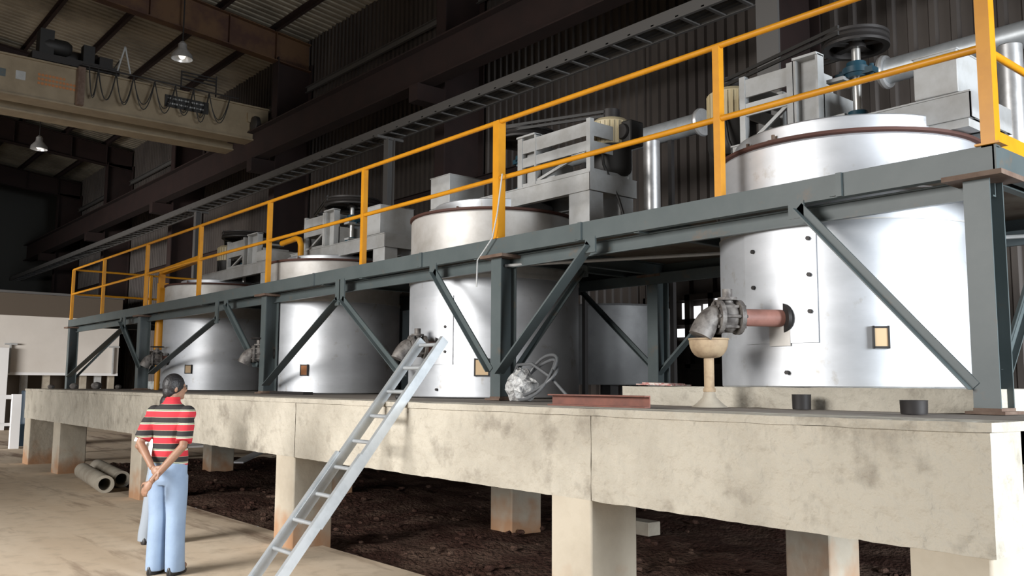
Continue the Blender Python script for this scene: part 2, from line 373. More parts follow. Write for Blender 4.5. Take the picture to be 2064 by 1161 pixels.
# white gate frame and door leaf at the left edge
gt = thing('white_gate_frame', (-27.0, 5.0, 0), 'white painted steel gate frame standing at the left edge', 'gate')
b = MB(); b.box(-24.6, -24.45, 4.75, 4.95, 0, 1.32); b.build('post', M['white'], gt)
b = MB(); b.box(-24.6, -24.45, 4.1, 4.3, 0, 1.32); b.build('post', M['white'], gt)
b = MB(); b.box(-24.58, -24.47, 3.2, 4.85, 1.2, 1.3); b.box(-24.58, -24.47, 3.2, 4.85, 0.55, 0.62); b.build('rail', M['white'], gt)
b = MB(); b.box(-33.8, -33.7, 4.4, 6.35, 0.0, 2.75)
o = b.build('sliding_door', M['white']); tag(o, 'bright white sliding door leaf at the far left edge', 'door')
# vehicle-like dark blue drum by the gate
b = MB(); b.lathe([(0, 0.55), (0.28, 0.55), (0.29, 0.6), (0.28, 0.85), (0.29, 0.9), (0.28, 1.38), (0.26, 1.4), (0, 1.4)], -25.6, 5.45, 24)
b.box(-25.95, -25.25, 5.1, 5.8, 0.0, 0.55)
o = b.build('blue_drum', mat('dark_blue_drum', (0.01, 0.022, 0.035), 0.5)); tag(o, 'dark blue drum on a block behind the white gate frame', 'drum')

# ------------------------------------------------------------ overhead crane
cr = thing('overhead_crane', (-22.5, 9.5, 8.2), 'cream double girder overhead crane spanning the hall at upper left', 'crane')
def girder(x, y0, y1):
    b = MB(); b.box(x-0.22, x+0.22, y0, y1, 8.06, 8.92)
    b.box(x-0.28, x+0.28, y0, y1, 8.02, 8.06); b.box(x-0.28, x+0.28, y0, y1, 8.92, 8.96)
    return b
girder(-22.2, -8, 9.95).build('girder', M['cranecream'], cr)
girder(-23.5, -8, 9.95).build('girder', M['cranecream'], cr)
b = MB(); b.box(-24.3, -21.9, 9.35, 9.75, 8.5, 8.75); b.build('end_carriage', M['cranecream'], cr)
for xx in (-24.0, -21.75):
    b = MB(); b.lathe([(0.0, -0.07), (0.18, -0.07), (0.21, -0.05), (0.21, 0.05), (0.18, 0.07), (0.0, 0.07)], n=20, axis='y', origin=(xx, 9.5, 8.42)); b.build('wheel', M['iron'], cr)
b = MB(); b.cyl((-22.0, 8.5, 9.0), (-22.0, 8.5, 9.55), 0.02, 6); b.cyl((-22.0, 7.6, 9.0), (-22.0, 7.6, 9.5), 0.02, 6)
for zz in (9.3, 9.4, 9.48): b.bar((-22.0, 7.6, zz), (-22.0, 8.5, zz), 0.03, 0.03)
b.build('collector_frame', M['iron'], cr)
b = MB(); b.box(-21.96, -21.93, 7.2, 8.3, 8.48, 8.78); sg = b.build('sign_plate', M['black'], cr)
for zz, wd in ((8.70, 0.9), (8.57, 0.9)):
    b = MB(); y = 7.26
    prof = []
    while y < 7.26+wd:
        prof.append(y); y += 0.055
    b.box(-21.928, -21.924, 7.26, 7.26+wd, zz-0.004, zz+0.004)
    for k, y in enumerate(prof):
        if (k*5) % 7: b.box(-21.9285, -21.9235, y, y+0.03, zz-0.022, zz+0.022)
    b.build('sign_lettering', M['greypaint'], sg)
for zz, w0, w1 in ((8.63, 4.35, 4.9), (8.53, 4.35, 5.12), (8.43, 4.35, 5.12)):
    b = MB(); y = w0; b.box(-21.977, -21.973, w0, w1, zz-0.006, zz+0.006)
    while y < w1: b.box(-21.978, -21.972, y, y+0.05, zz-0.028, zz+0.028); y += 0.075
    b.build('painted_lettering', M['rustboard'], cr)
b = MB(); b.box(-21.979, -21.972, 3.9, 4.1, 8.42, 8.62); b.build('painted_emblem', M['greypaint'], cr)
b = MB(); b.box(-21.979, -21.972, 3.52, 3.7, 8.42, 8.60); b.build('painted_emblem', M['steel'], cr)
# festoon cables
b = MB(); b.cyl((-21.7, 5.2, 8.99), (-21.7, 9.0, 8.99), 0.02, 8); b.build('festoon_rail', M['iron'], cr)
ys = [5.35, 5.55, 5.95, 6.35, 6.85, 7.35, 7.8, 8.2, 8.75]
b = MB()
for y0, y1 in zip(ys, ys[1:]):
    for q in (0, 1):
        dp = 0.62+0.12*random.random()+0.08*q
        b.tube([(-21.68+0.03*q, y0+(y1-y0)*t, 8.95-dp*4*t*(1-t)*(1 if 0.05 < t < 0.95 else 1)) for t in [k/10 for k in range(11)]], 0.012, 6)
b.build('festoon_cable', M['black'], cr)
b = MB(); b.box(-21.95, -21.75, 5.15, 5.3, 8.05, 8.95); b.build('cable_guide', M['steel_rust'], cr)
# trolley on the girders
tr = thing('hoist_trolley', (-22.8, 5.0, 8.97), 'dark hoist trolley with motors sitting on the crane girders', 'hoist')
b = MB(); b.box(-23.7, -21.95, 4.2, 6.1, 8.99, 9.16); b.build('frame', M['iron'], tr)
b = MB(); b.lathe([(0, -0.6), (0.24, -0.6), (0.27, -0.55), (0.22, -0.5), (0.22, 0.5), (0.27, 0.55), (0.24, 0.6), (0, 0.6)], n=24, axis='y', origin=(-22.8, 5.2, 9.4)); b.build('rope_drum', M['iron'], tr)
b = MB(); b.lathe([(0, -0.3), (0.15, -0.3), (0.18, -0.2), (0.18, 0.2), (0.12, 0.3), (0, 0.3)], n=20, axis='y', origin=(-22.15, 4.75, 9.42)); b.build('motor', M['black'], tr)
b = MB(); b.box(-22.4, -22.0, 4.35, 4.65, 9.15, 9.75); b.build('gearbox', M['black'], tr)
b = MB(); b.box(-22.3, -22.05, 5.3, 5.55, 9.15, 9.6); b.build('gearbox', M['black'], tr)
b = MB(); b.box(-22.35, -22.0, 5.65, 5.95, 9.15, 9.38); b.build('control_box', M['iron'], tr)
b = MB()
for xx in (-23.5, -22.2):
    for yy in (4.4, 5.9): b.lathe([(0, -0.04), (0.12, -0.04), (0.12, 0.04), (0, 0.04)], n=16, axis='x', origin=(xx, yy, 9.07))
b.build('wheel', M['iron'], tr)
b = MB(); b.cyl((-21.95, 6.05, 9.1), (-21.95, 6.2, 9.75), 0.02, 6); b.cyl((-21.95, 6.2, 9.75), (-21.95, 6.35, 9.1), 0.02, 6); b.cyl((-21.95, 6.1, 9.4), (-22.9, 6.2, 9.4), 0.02, 6)
b.build('lifting_bracket', M['greypaint'], tr)
# high bay lamps
lampdata = [((-21.3, 7.35, 9.7), 'glass high bay lamp hanging beside the brown rafter'), ((-31, 6.3, 9.2), 'high bay lamp hanging in the far dark bay'),
            ((-33, 4.6, 7.2), 'faint high bay lamp at the far left edge'), ((-18.5, 2.6, 9.9), 'high bay lamp cut by the top left corner')]
for i, (p, lb) in enumerate(lampdata):
    t = thing('high_bay_lamp', p, lb, 'lamp', 'high bay lamps')
    x, y, z = p
    b = MB(); b.lathe([(0.05, z+0.28), (0.10, z+0.22), (0.11, z+0.1), (0.24, z-0.06), (0.26, z-0.16), (0.25, z-0.16), (0.23, z-0.06), (0.09, z+0.1), (0.04, z+0.28)], x, y, 24); b.build('reflector', M['duct'], t)
    b = MB(); b.ell((x, y, z-0.05), (0.09, 0.09, 0.12), 16, 10); b.build('bulb', M['lamp'], t)
    b = MB(); b.cyl((x, y, z+0.27), (x, y, rz(y)+0.24), 0.018, 8); b.build('hanger', M['iron'], t)

# ------------------------------------------------------------ cable tray with pipe
ct = thing('cable_tray', (-14, 9.0, 6.5), 'long grey ladder cable tray with a bright edge high along the back wall', 'cable tray')
b = MB(); b.channel((-47.9, 8.85, 6.52), (3, 8.85, 6.52), 0.05, 0.16, 0.01, sg=-1); b.build('side_rail', M['duct' if 0 else 'tray'], ct)
b = MB(); b.channel((-47.9, 9.35, 6.52), (3, 9.35, 6.52), 0.05, 0.14, 0.01); b.build('side_rail', M['tray'], ct)
b = MB(); x = -47.9
while x < 3: b.box(x, x+0.05, 8.85, 9.35, 6.46, 6.48); x += 0.42
o = b.build('rung', M['tray'], ct); o['kind'] = 'stuff'
b = MB(); b.cyl((-47.9, 9.1, 6.52), (3, 9.1, 6.52), 0.04, 8); b.cyl((-47.9, 9.2, 6.51), (3, 9.2, 6.51), 0.03, 8); b.build('cable', M['black'], ct)
for px, nm in ((-14.5, ''), (-24.5, '')):
    b = MB(); b.ibeam((px, 9.1, 1.0), (px, 9.1, 6.42), 0.16, 0.16, 0.01); b.bar((px, 8.8, 6.42), (px, 9.4, 6.42), 0.08, 0.05); b.build('support_post', M['tray'], ct)
o = MB(); o.bar((-5.8, 8.9, 6.9), (-5.8, 8.9, 4.4), 0.3, 0.04, up=(0, 1, 0))
x = 0
p = o.build('cable_riser', M['tray'], ct)

# ------------------------------------------------------------ concrete platform
PX0, PX1, PY0, PY1, PZ = -20.2, -1.64, 4.154, 8.6, 1.49
pf = thing('concrete_platform', (-10, 6, 0), 'long raised cream concrete platform on square piers carrying the furnaces', 'platform')
def rough_box(x0, x1, y0, y1, z0, z1, step=0.16, amp=0.006, seed=1):
    """box with slightly uneven cast faces on the front (-y) side and lower edge"""
    rn = random.Random(seed); b = MB()
    nx = max(1, int((x1-x0)/step)); nz = max(1, int((z1-z0)/step))
    gg = [[b.bm.verts.new((x0+(x1-x0)*i/nx, y0+rn.uniform(-amp, amp), z0+(z1-z0)*j/nz+(rn.uniform(-amp*1.2, amp*1.2) if 1 and j == 0 else (rn.uniform(-amp, amp*.3) if j == nz else 0)))) for j in range(nz+1)] for i in range(nx+1)]
    for i in range(nx):
        for j in range(nz): b.bm.faces.new((gg[i][j], gg[i+1][j], gg[i+1][j+1], gg[i][j+1])).smooth = True
    bk = [[b.bm.verts.new((x0+(x1-x0)*i/nx, y1, z)) for z in (z0, z1)] for i in range(nx+1)]
    for i in range(nx):
        b.bm.faces.new((gg[i][0], bk[i][0], bk[i+1][0], gg[i+1][0]))
        b.bm.faces.new((gg[i][nz], gg[i+1][nz], bk[i+1][1], bk[i][1]))
        b.bm.faces.new((bk[i][0], bk[i][1], bk[i+1][1], bk[i+1][0]))
    b.bm.faces.new([gg[0][j] for j in range(nz+1)]+[bk[0][1], bk[0][0]])
    b.bm.faces.new([gg[nx][j] for j in range(nz, -1, -1)]+[bk[nx][0], bk[nx][1]])
    return b
for k_, (xa_, xb_) in enumerate(((PX0, -8.28), (-8.272, -4.108), (-4.1, PX1))):
    rough_box(xa_, xb_, PY0+0.003*(k_ % 2), PY0+0.34, 0.90, PZ-0.045, 0.07, 0.0025, seed=k_).build('edge_beam', M['concrete'], pf)
b = rough_box(PX0-0.01, PX1+0.012, PY0-0.012, PY0+0.36, PZ-0.045, PZ, amp=0.003, seed=5); b.build('top_lip', M['concrete'], pf)
b = MB(); b.box(PX0, PX1, PY0+0.36, PY1, PZ-0.2, PZ-0.004); b.build('slab', mat('slab_concrete', (0.24, 0.21, 0.18), 0.85, 0, (2, (0.17, 0.145, 0.12), 0.42, 0.64, 7), (8, 0.2, 0.01)), pf)
b = MB(); b.box(PX1-0.34, PX1, PY0+0.36, PY1, 0.9, PZ-0.045); b.build('end_beam', M['concrete'], pf)
b = MB(); b.box(PX0, PX1, PY1-0.3, PY1, 0.9, PZ-0.2); b.build('back_beam', M['pier'], pf)
def pier(x0, x1, y0, y1, name='pier'):
    b = MB(); b.box(x0, x1, y0, y1, -0.25, 0.42); b.box(x0, x1, y0, y1, 0.42, 0.92)
    o = b.build(name, M['pier'], pf, bevel=0.015); return o
for x0, x1, y0, y1 in ((-4.49, -4.11, 4.16, 4.6), (-8.7, -8.28, 4.16, 4.6), (-13.4, -12.95, 4.16, 4.6), (-17.85, -17.4, 4.16, 4.62), (-20.15, -19.7, 4.16, 4.62), (-2.03, -1.66, 4.16, 4.6),
                       (-4.2, -3.8, 6.5, 6.95), (-8.1, -7.72, 6.55, 7.0), (-12.3, -11.9, 6.5, 6.95), (-16.7, -16.3, 6.5, 6.95), (-19.9, -19.5, 6.5, 6.95)):
    pier(x0, x1, y0, y1)
# curb the nearest furnace stands on
b = rough_box(-5.06, -2.1, 5.5, 7.7, PZ-0.003, 1.635, amp=0.004, seed=9)
o = b.build('concrete_plinth', M['concrete']); tag(o, 'low cream concrete plinth under the nearest furnace', 'plinth')

# ------------------------------------------------------------ steel walkway
YD, ZT, ZB = 5.4, 3.06, 2.90
TK = [(-3.62, 6.6, 1.63, 3.43, 3.60), (-8.12, 6.6, 1.49, 3.54, 3.72), (-12.0, 6.6, 1.49, 3.38, 3.5), (-16.4, 6.6, 1.49, 3.4, 3.52)]
TR = 1.0
dk = thing('steel_walkway', (-12, YD, PZ), 'long grey green steel walkway frame standing on the concrete platform round the furnaces', 'walkway')
for (yy, sg) in ((YD, 1), (7.9, -1)):
    b = MB(); b.channel((-22.4, yy, (ZT+ZB)/2), (-2.02, yy, (ZT+ZB)/2), 0.07, ZT-ZB, 0.01, sg=-sg); b.build('edge_channel', M['steel'], dk)
for xx in (-2.03, -22.4):
    b = MB(); b.channel((xx, YD, (ZT+ZB)/2), (xx, 7.9, (ZT+ZB)/2), 0.07, ZT-ZB, 0.01, sg=-1 if xx > -5 else 1); b.build('end_channel', M['steel'], dk)
for xx in (-2.2, -4.85, -6.62, -7.0, -9.25, -10.2, -11.0+0.0, -13.2, -14.3, -15.5, -17.9, -20.0):
    if any(abs(xx-t[0]) < TR+0.06 for t in TK):
        if abs(xx+2.2) > 0.01: continue
    b = MB(); b.channel((xx, YD+0.02, ZT-0.1), (xx, 7.88, ZT-0.1), 0.06, 0.14, 0.01); b.build('cross_beam', M['steel'], dk)
for yy in (5.58, 7.64):
    b = MB(); b.channel((-22.3, yy if yy < 6 else yy, ZT-0.22), (-2.1, yy, ZT-0.22), 0.04, 0.12, 0.01, sg=1 if yy < 6 else -1); b.build('inner_beam', M['steel'], dk)
# deck plate with round cut-outs
b = MB()
def rect(x0, x1, y0, y1, z=ZT-0.02, t=0.008): b.box(x0, x1, y0, y1, z-t, z)
def holeplate(x0, x1, y0, y1, cx, cy, r, z=ZT-0.02, t=0.008):
    n = 96; ro = []
    for zz in (z-t, z):
        o_, i_ = [], []
        for k in range(n):
            a = 2*PI*(k+0.5)/n; c_, s_ = math.cos(a), math.sin(a)
            tx = ((x1 if c_ > 0 else x0)-cx)/c_ if abs(c_) > 1e-6 else 1e9
            ty = ((y1 if s_ > 0 else y0)-cy)/s_ if abs(s_) > 1e-6 else 1e9
            q = min(tx, ty); o_.append(b.bm.verts.new((cx+q*c_, cy+q*s_, zz))); i_.append(b.bm.verts.new((cx+r*c_, cy+r*s_, zz)))
        ro.append((o_, i_))
    for k in range(n):
        k2 = (k+1) % n
        for (o_, i_) in ro: b.bm.faces.new((o_[k], o_[k2], i_[k2], i_[k]))
        b.bm.faces.new((ro[0][0][k], ro[0][0][k2], ro[1][0][k2], ro[1][0][k])); b.bm.faces.new((ro[0][1][k], ro[0][1][k2], ro[1][1][k2], ro[1][1][k]))
edges = [-2.04]
for t in TK: edges += [t[0]+1.1, t[0]-1.1]
edges.append(-22.38)
for k in range(0, len(edges), 2): rect(edges[k+1], edges[k], YD+0.01, 7.89)
for t in TK: holeplate(t[0]-1.1, t[0]+1.1, YD+0.01, 7.89, t[0], t[1], TR+0.03)
b.build('deck_plate', M['soffit'], dk)
cols = [-2.14, -6.62, -11.85, -17.3, -22.3]
for cx_ in cols:
    for yy in (5.5, 7.8):
        zb_ = PZ if (yy < 6 or cx_ < -20) else 1.49
        b = MB(); b.prism([(-0.1, -0.075), (0.1, -0.075), (0.1, 0.075), (-0.1, 0.075)], (0, 0, 0), (0, 0, 0.001)) if 0 else None
        b.ibeam((cx_, yy, zb_ if cx_ > -20 else 0.0), (cx_, yy, 2.865), 0.15, 0.2, 0.012)
        c_ = b.build('column', M['steel'], dk)
        b = MB(); b.box(cx_-0.17, cx_+0.17, yy-0.17, yy+0.17, 2.865, 2.895); b.build('cap_plate', M['steel_rust'], c_)
        b = MB(); b.box(cx_-0.11, cx_+0.11, yy-0.14, yy+0.14, zb_, zb_+0.018)
        if cx_ > -20:
            b.box(cx_-0.078, cx_+0.078, yy-0.103, yy+0.103, zb_, zb_+0.035)
            b.build('base_plate', M['steel_rust'], c_)
        else: b.bm.free()
def brace(a, c, w=0.06):
    b = MB(); b.angle(a, c, w, 0.008); b.angle(a, c, w, 0.008, sg=-1); b.build('brace', M['steel'], dk)
    b = MB(); b.box(c[0]-0.06, c[0]+0.06, c[1]-0.008, c[1]+0.012, c[2]-0.06, ZB+0.02); b.build('gusset', M['steel'], dk)
for a, c in (((-2.22, YD, 1.63), (-3.33, YD, 2.86)), ((-6.56, YD, 1.74), (-5.33, YD, 2.84)), ((-6.7, YD, 1.76), (-7.68, YD, 2.82)),
             ((-11.7, YD, 1.60), (-9.72, YD, 2.66)), ((-8.25, YD, 1.72), (-9.62, YD, 2.66)), ((-12.0, YD, 1.86), (-13.2, YD, 2.82)), ((-16.5, YD, 1.78), (-13.55, YD, 2.62)),
             ((-22.1, YD, 1.74), (-18.2, YD, 2.70)), ((-17.1, YD, 1.9), (-18.4, YD, 2.82))):
    brace(a, c)
for cx_, yy in ((-6.62, 6.6), (-11.85, 5.85), (-17.45, 6.4), (-22.3, 6.6), (-2.12, 6.6)):
    brace((cx_, 5.62, 1.72), (cx_, yy, 2.84), 0.045)
for cx_, x2 in ((-6.62, -7.9), (-6.62, -5.4)):
    brace((cx_, 7.8, 1.75), (x2, 7.8, 2.82), 0.05)
# long horizontal ties under deck
b = MB(); b.cyl((-6.6, 5.5, 2.80), (-2.2, 7.8, 2.84), 0.016, 8); b.build('tie_rod', M['greypaint'], dk)
for xx in (-3.05, -5.5, -7.95, -10.4):
    b = MB(); b.box(xx-0.025, xx+0.025, YD-0.012, YD+0.0, ZB+0.01, ZT-0.012); b.box(xx+0.03, xx+0.07, YD-0.022, YD, ZB, ZT); b.build('splice_plate', M['steel'], dk)

# ------------------------------------------------------------ guard rail
gr = thing('guard_rail', (-12, YD, ZT), 'bright yellow pipe guard rail along the front and ends of the walkway', 'railing')
posts = [-3.99, -6.64, -9.2, -11.82, -14.44, -17.1, -19.86, -22.3]
b = MB(); b.box(-2.10, -2.02, YD-0.0, YD+0.08, ZT, 4.3); b.box(-2.13, -1.99, YD-0.02, YD+0.11, ZT, ZT+0.012); b.build('post', M['yellow'], gr)
for i, xx in enumerate(posts):
    b = MB()
    if i == 1: b.box(xx-0.045, xx+0.045, YD, YD+0.09, ZT, 4.25); b.box(xx-0.06, xx+0.06, YD-0.01, YD+0.1, ZT, ZT+0.01)
    else:
        b.prism([(-0.035, -0.035), (0.035, -0.035), (0.035, -0.025), (-0.025, -0.025), (-0.025, 0.035), (-0.035, 0.035)], (xx, YD+0.035, ZT-0.02), (xx, YD+0.035, 4.24)) if 0 else b.box(xx-0.03, xx+0.03, YD+0.005, YD+0.065, ZT, 4.235)
    b.build('post', M['yellow'], gr)
for zz, nm in ((4.24, 'top_rail'), (3.665, 'middle_rail')):
    b = MB(); b.tube([(-22.3, YD+0.035, zz), (-14, YD+0.035, zz), (-8, YD+0.035, zz), (-2.06, YD+0.035, zz)], 0.024, 12); b.build(nm, M['yellow'], gr)
    b = MB(); b.tube([(-2.06, YD+0.04, zz-0.02), (-2.06, 7.85, zz-0.02)], 0.024, 12); b.build(nm, M['yellow'], gr)
    b = MB(); b.tube([(-22.3, YD+0.04, zz), (-22.3, 8.9, zz)], 0.024, 12); b.build(nm, M['yellow'], gr)
for (x, y) in ((-2.06, 7.85), (-22.3, 7.2), (-22.3, 8.9)):
    b = MB(); b.box(x-0.03, x+0.03, y-0.03, y+0.03, ZT, 4.24); b.build('post', M['yellow'], gr)
b = MB(); b.bar((-2.06, YD+0.1, ZT+0.06), (-2.06, 7.8, ZT+0.06), 0.01, 0.10); b.build('toe_board', M['yellow'], gr)

# ------------------------------------------------------------ furnaces
names = ['nearest, at right behind the funnel stand', 'second from the right, behind the leaning ladder', 'third from the right, behind the striped-shirt man', 'farthest, at left by the yellow lifting post']
names[2] = 'third from the right, between the ladder and the small column'
names[0] = 'nearest and largest, on its own plinth at right'
def arcplate(cx, cy, r, a0, a1, z0, z1, t=0.008, n=16):
    b = MB(); ring = []
    for rr in (r, r+t):
        ring.append([[b.bm.verts.new((cx+rr*math.cos(a0+(a1-a0)*k/n), cy+rr*math.sin(a0+(a1-a0)*k/n), z)) for k in range(n+1)] for z in (z0, z1)])
    for k in range(n):
        for L_ in ring: b.bm.faces.new((L_[0][k], L_[0][k+1], L_[1][k+1], L_[1][k])).smooth = True
        for q in (0, 1): b.bm.faces.new((ring[0][q][k], ring[0][q][k+1], ring[1][q][k+1], ring[1][q][k]))
    for k in (0, n): b.bm.faces.new((ring[0][0][k], ring[0][1][k], ring[1][1][k], ring[1][0][k]))
    return b
def ang_of_u(u, cx, cy, r):
    """polar angle on the drum of the camera-facing point seen along the aisle at a given sight column"""
    d = right*(u-1032)+fwd*F - (-down)*0
    a = d.x*d.x+d.y*d.y; bb = -2*(d.x*cx+d.y*cy); cc = cx*cx+cy*cy-r*r
    D = max(bb*bb-4*a*cc, 0); t = (-bb-math.sqrt(D))/(2*a)
    return math.atan2(d.y*t-cy, d.x*t-cx)
def valve(parent, cx, cy, r, ang, z, L=0.42, turn=0.0, wheel=True):
    d = V((math.cos(ang), math.sin(ang), 0)); p0 = V((cx, cy, z))+d*(r-0.03); d = V((math.cos(ang+turn), math.sin(ang+turn), 0))
    b = MB(); b.cyl(p0, p0+d*(L+0.02), 0.062, 20); s = b.build('outlet_pipe', M['pipe_red'], parent)
    b = MB(); b.cyl(p0+d*0.01, p0+d*0.035, 0.11, 24); b.build('collar', M['iron'], parent)
    q = p0+d*L
    b = MB()
    b.cyl(q, q+d*0.03, 0.125, 24); b.cyl(q+d*0.03, q+d*0.15, 0.085, 20); b.cyl(q+d*0.15, q+d*0.18, 0.125, 24)
    for k in range(8):
        a = 2*PI*k/8; sd = d.cross(V((0, 0, 1)))
        off = (sd*math.cos(a)+V((0, 0, 1))*math.sin(a))*0.1
        b.cyl(q-d*0.015+off, q+d*0.195+off, 0.012, 8)
    b.cyl(q+d*0.09, q+d*0.09+V((0, 0, 0.2)), 0.035, 12); b.cyl(q+d*0.09+V((0, 0, 0.12)), q+d*0.09+V((0, 0, 0.14)), 0.07, 16)
    b.ell(q+d*0.09, (0.1, 0.1, 0.11), 16, 10)
    v = b.build('valve', M['valve'], parent)
    e = q+d*0.18
    b = MB(); pts = [e+d*t*0.12+V((0, 0, -0.14*t*t)) for t in [k/6 for k in range(7)]]
    b.tube(pts, 0.085, 16); b.build('elbow', M['steel_rust' if 0 else 'valve'], parent)
    if wheel:
        c = q+d*0.09+V((0, 0, 0.22)); b = MB()
        b.tube([c+V((math.cos(2*PI*k/20)*0.11, math.sin(2*PI*k/20)*0.11, 0)) for k in range(20)], 0.01, 8, closed=True)
        for k in range(4): b.cyl(c, c+V((math.cos(PI*k/2)*0.11, math.sin(PI*k/2)*0.11, 0)), 0.008, 6)
        b.build('hand_wheel', M['iron'], v)
    return p0, q, e+d*0.12
fur = []
for i, (cx_, cy_, zb_, zr, zl) in enumerate(TK):
    t = thing('furnace', (cx_, cy_, zb_), 'round aluminium-clad furnace drum, '+names[i], 'furnace', 'row of furnaces')
    fur.append(t)
    b = MB(); b.lathe([(0, zb_+0.005), (TR-0.01, zb_+0.005), (TR, zb_+0.015), (TR, 2.8), (TR-0.002, 2.81), (0, 2.81)], cx_, cy_, 96); b.build('body', M['clad'], t)
    b = MB(); b.lathe([(0, 2.812), (TR-0.006, 2.812), (TR-0.006, zr-0.02), (TR-0.02, zr), (0, zr)], cx_, cy_, 96); b.build('upper_drum', M['clad_dull' if i else 'clad'], t)
    b = MB(); b.lathe([(TR-0.05, zr-0.004), (TR+0.0, zr-0.004), (TR+0.012, zr+0.004), (TR+0.012, zr+0.026), (TR-0.05, zr+0.026)], cx_, cy_, 96); b.build('rim_band', M['rimband'], t)
    rl = 0.86 if i == 0 else 0.72
    b = MB(); b.lathe([(0, zr+0.024), (rl, zr+0.024), (rl, zl-0.01), (rl-0.01, zl), (0, zl+0.01)], cx_, cy_, 80); b.build('lid', M['clad'], t)
    b = MB(); b.lathe([(TR+0.001, 2.79), (TR+0.009, 2.79), (TR+0.009, 2.83), (TR+0.001, 2.83)], cx_, cy_, 96) if i else b.lathe([(TR+0.001, 2.805), (TR+0.005, 2.805), (TR+0.005, 2.815), (TR+0.001, 2.815)], cx_, cy_, 96)
    b.build('seam_band', M['clad_dull'], t)
    # lid clamps
    for a in ((4.3, 4.62) if i == 0 else (3.9, 5.0)):
        x = cx_+math.cos(a)*(rl+0.03); y = cy_+math.sin(a)*(rl+0.03)
        b = MB(); b.box(x-0.03, x+0.03, y-0.03, y+0.03, zr+0.02, zr+0.06); b.cyl((x, y, zr+0.06), (x, y, zr+0.10), 0.014, 8); b.build('lid_clamp', M['steel_rust'], t)
# details on the drums: access plate, bolts, sight doors
def bolts(t, cx, cy, r, lst):
    for (u, z) in lst:
        a = ang_of_u(u, cx, cy, r); d = V((math.cos(a), math.sin(a), 0)); p = V((cx, cy, z))+d*(r)
        b = MB(); b.cyl(p, p+d*0.022, 0.016, 6); b.build('bolt', M['iron'], t)
T1 = TK[0]
aL, aR = ang_of_u(1505, T1[0], T1[1], 1), ang_of_u(1648, T1[0], T1[1], 1)
arcplate(T1[0], T1[1], TR, aL, aR, 1.95, 2.79, 0.012).build('access_panel', M['clad'], fur[0])
bolts(fur[0], T1[0], T1[1], TR+0.01, [(1521, 2.64), (1632, 2.69), (1521, 2.37), (1632, 2.43), (1632, 2.17), (1583, 1.74), (1660, 2.77)])
a1 = ang_of_u(1578, T1[0], T1[1], 1)
b = arcplate(T1[0], T1[1], TR+0.001, ang_of_u(1551, T1[0], T1[1], 1), ang_of_u(1592, T1[0], T1[1], 1), 1.93, 2.10, 0.014); b.build('outlet_slot_cover', M['clad_dull'], fur[0])
def sight(t, c, u, z, w=0.1, h=0.14, m_='wood', cut=None):
    a = ang_of_u(u, c[0], c[1], 1); d = V((math.cos(a), math.sin(a), 0)); s = V((-d.y, d.x, 0)); p = V((c[0], c[1], z))+d*(TR-0.005)
    b = MB(); b.bar(p, p+d*0.03, w, h); o = b.build('sight_door', M[m_], t)
    b = MB()
    for q in (-1, 1):
        b.bar(p+s*q*(w/2+0.006), p+s*q*(w/2+0.006)+d*0.036, 0.012, h+0.03)
        b.bar(p+V((0, 0, q*(h/2+0.006))), p+V((0, 0, q*(h/2+0.006)))+d*0.036, w+0.02, 0.012)
    b.build('door_frame', M['iron'], o)
sight(fur[0], T1, 1771, 1.98, 0.085, 0.125)
sight(fur[1], TK[1], 973, 1.82, 0.14, 0.16, 'wood')
sight(fur[2], TK[2], 619, 1.82, 0.09, 0.13, 'rustboard')
sight(fur[3], TK[3], 388, 1.87, 0.11, 0.13, 'wood')
p0, q1, e1 = valve(fur[0], T1[0], T1[1], TR, a1, 2.13, 0.36, -0.55, False)
a2 = ang_of_u(880, TK[1][0], TK[1][1], 1)
bolts(fur[1], TK[1][0], TK[1][1], TR, [(900, 2.26), (900, 1.99), (884, 1.58)])
arcplate(TK[1][0], TK[1][1], TR, ang_of_u(838, TK[1][0], TK[1][1], 1), ang_of_u(915, TK[1][0], TK[1][1], 1), 1.85, 2.6, 0.012).build('access_panel', M['clad'], fur[1])
valve(fur[1], TK[1][0], TK[1][1], TR, a2, 2.04, 0.14, -0.5, False)
valve(fur[2], TK[2][0], TK[2][1], TR, ang_of_u(556, TK[2][0], TK[2][1], 1), 2.05, 0.14, -0.5)
valve(fur[3], TK[3][0], TK[3][1], TR, ang_of_u(345, TK[3][0], TK[3][1], 1), 2.05, 0.12, -0.5)
# dark base flats under the far furnaces
for k, (xa, xb) in enumerate(((-11.6, -10.6), (-16.1, -15.2))):
    b = MB(); b.box(xa, xb, 5.42, 5.56, PZ-0.002, PZ+0.035)
    o = b.build('steel_flat', M['iron']); tag(o, ['dark steel flat lying before the third furnace from the right', 'dark steel flat lying before the farthest furnace'][k], 'steel bar')

# second row tank in the dark behind
bt = thing('background_tank', (-9.3, 9.25, 1.64), 'dark shadowed tank standing behind the second furnace near the back wall', 'tank')
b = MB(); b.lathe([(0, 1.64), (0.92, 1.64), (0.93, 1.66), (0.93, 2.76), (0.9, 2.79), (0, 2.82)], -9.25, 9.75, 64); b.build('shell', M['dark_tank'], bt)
for k in range(4):
    a = PI/4+k*PI/2; x = -9.25+0.75*math.cos(a); y = 9.75+0.75*math.sin(a)
    b = MB(); b.box(x-0.08, x+0.08, y-0.08, y+0.08, 0.05, 1.65); b.build('leg', M['iron'], bt)

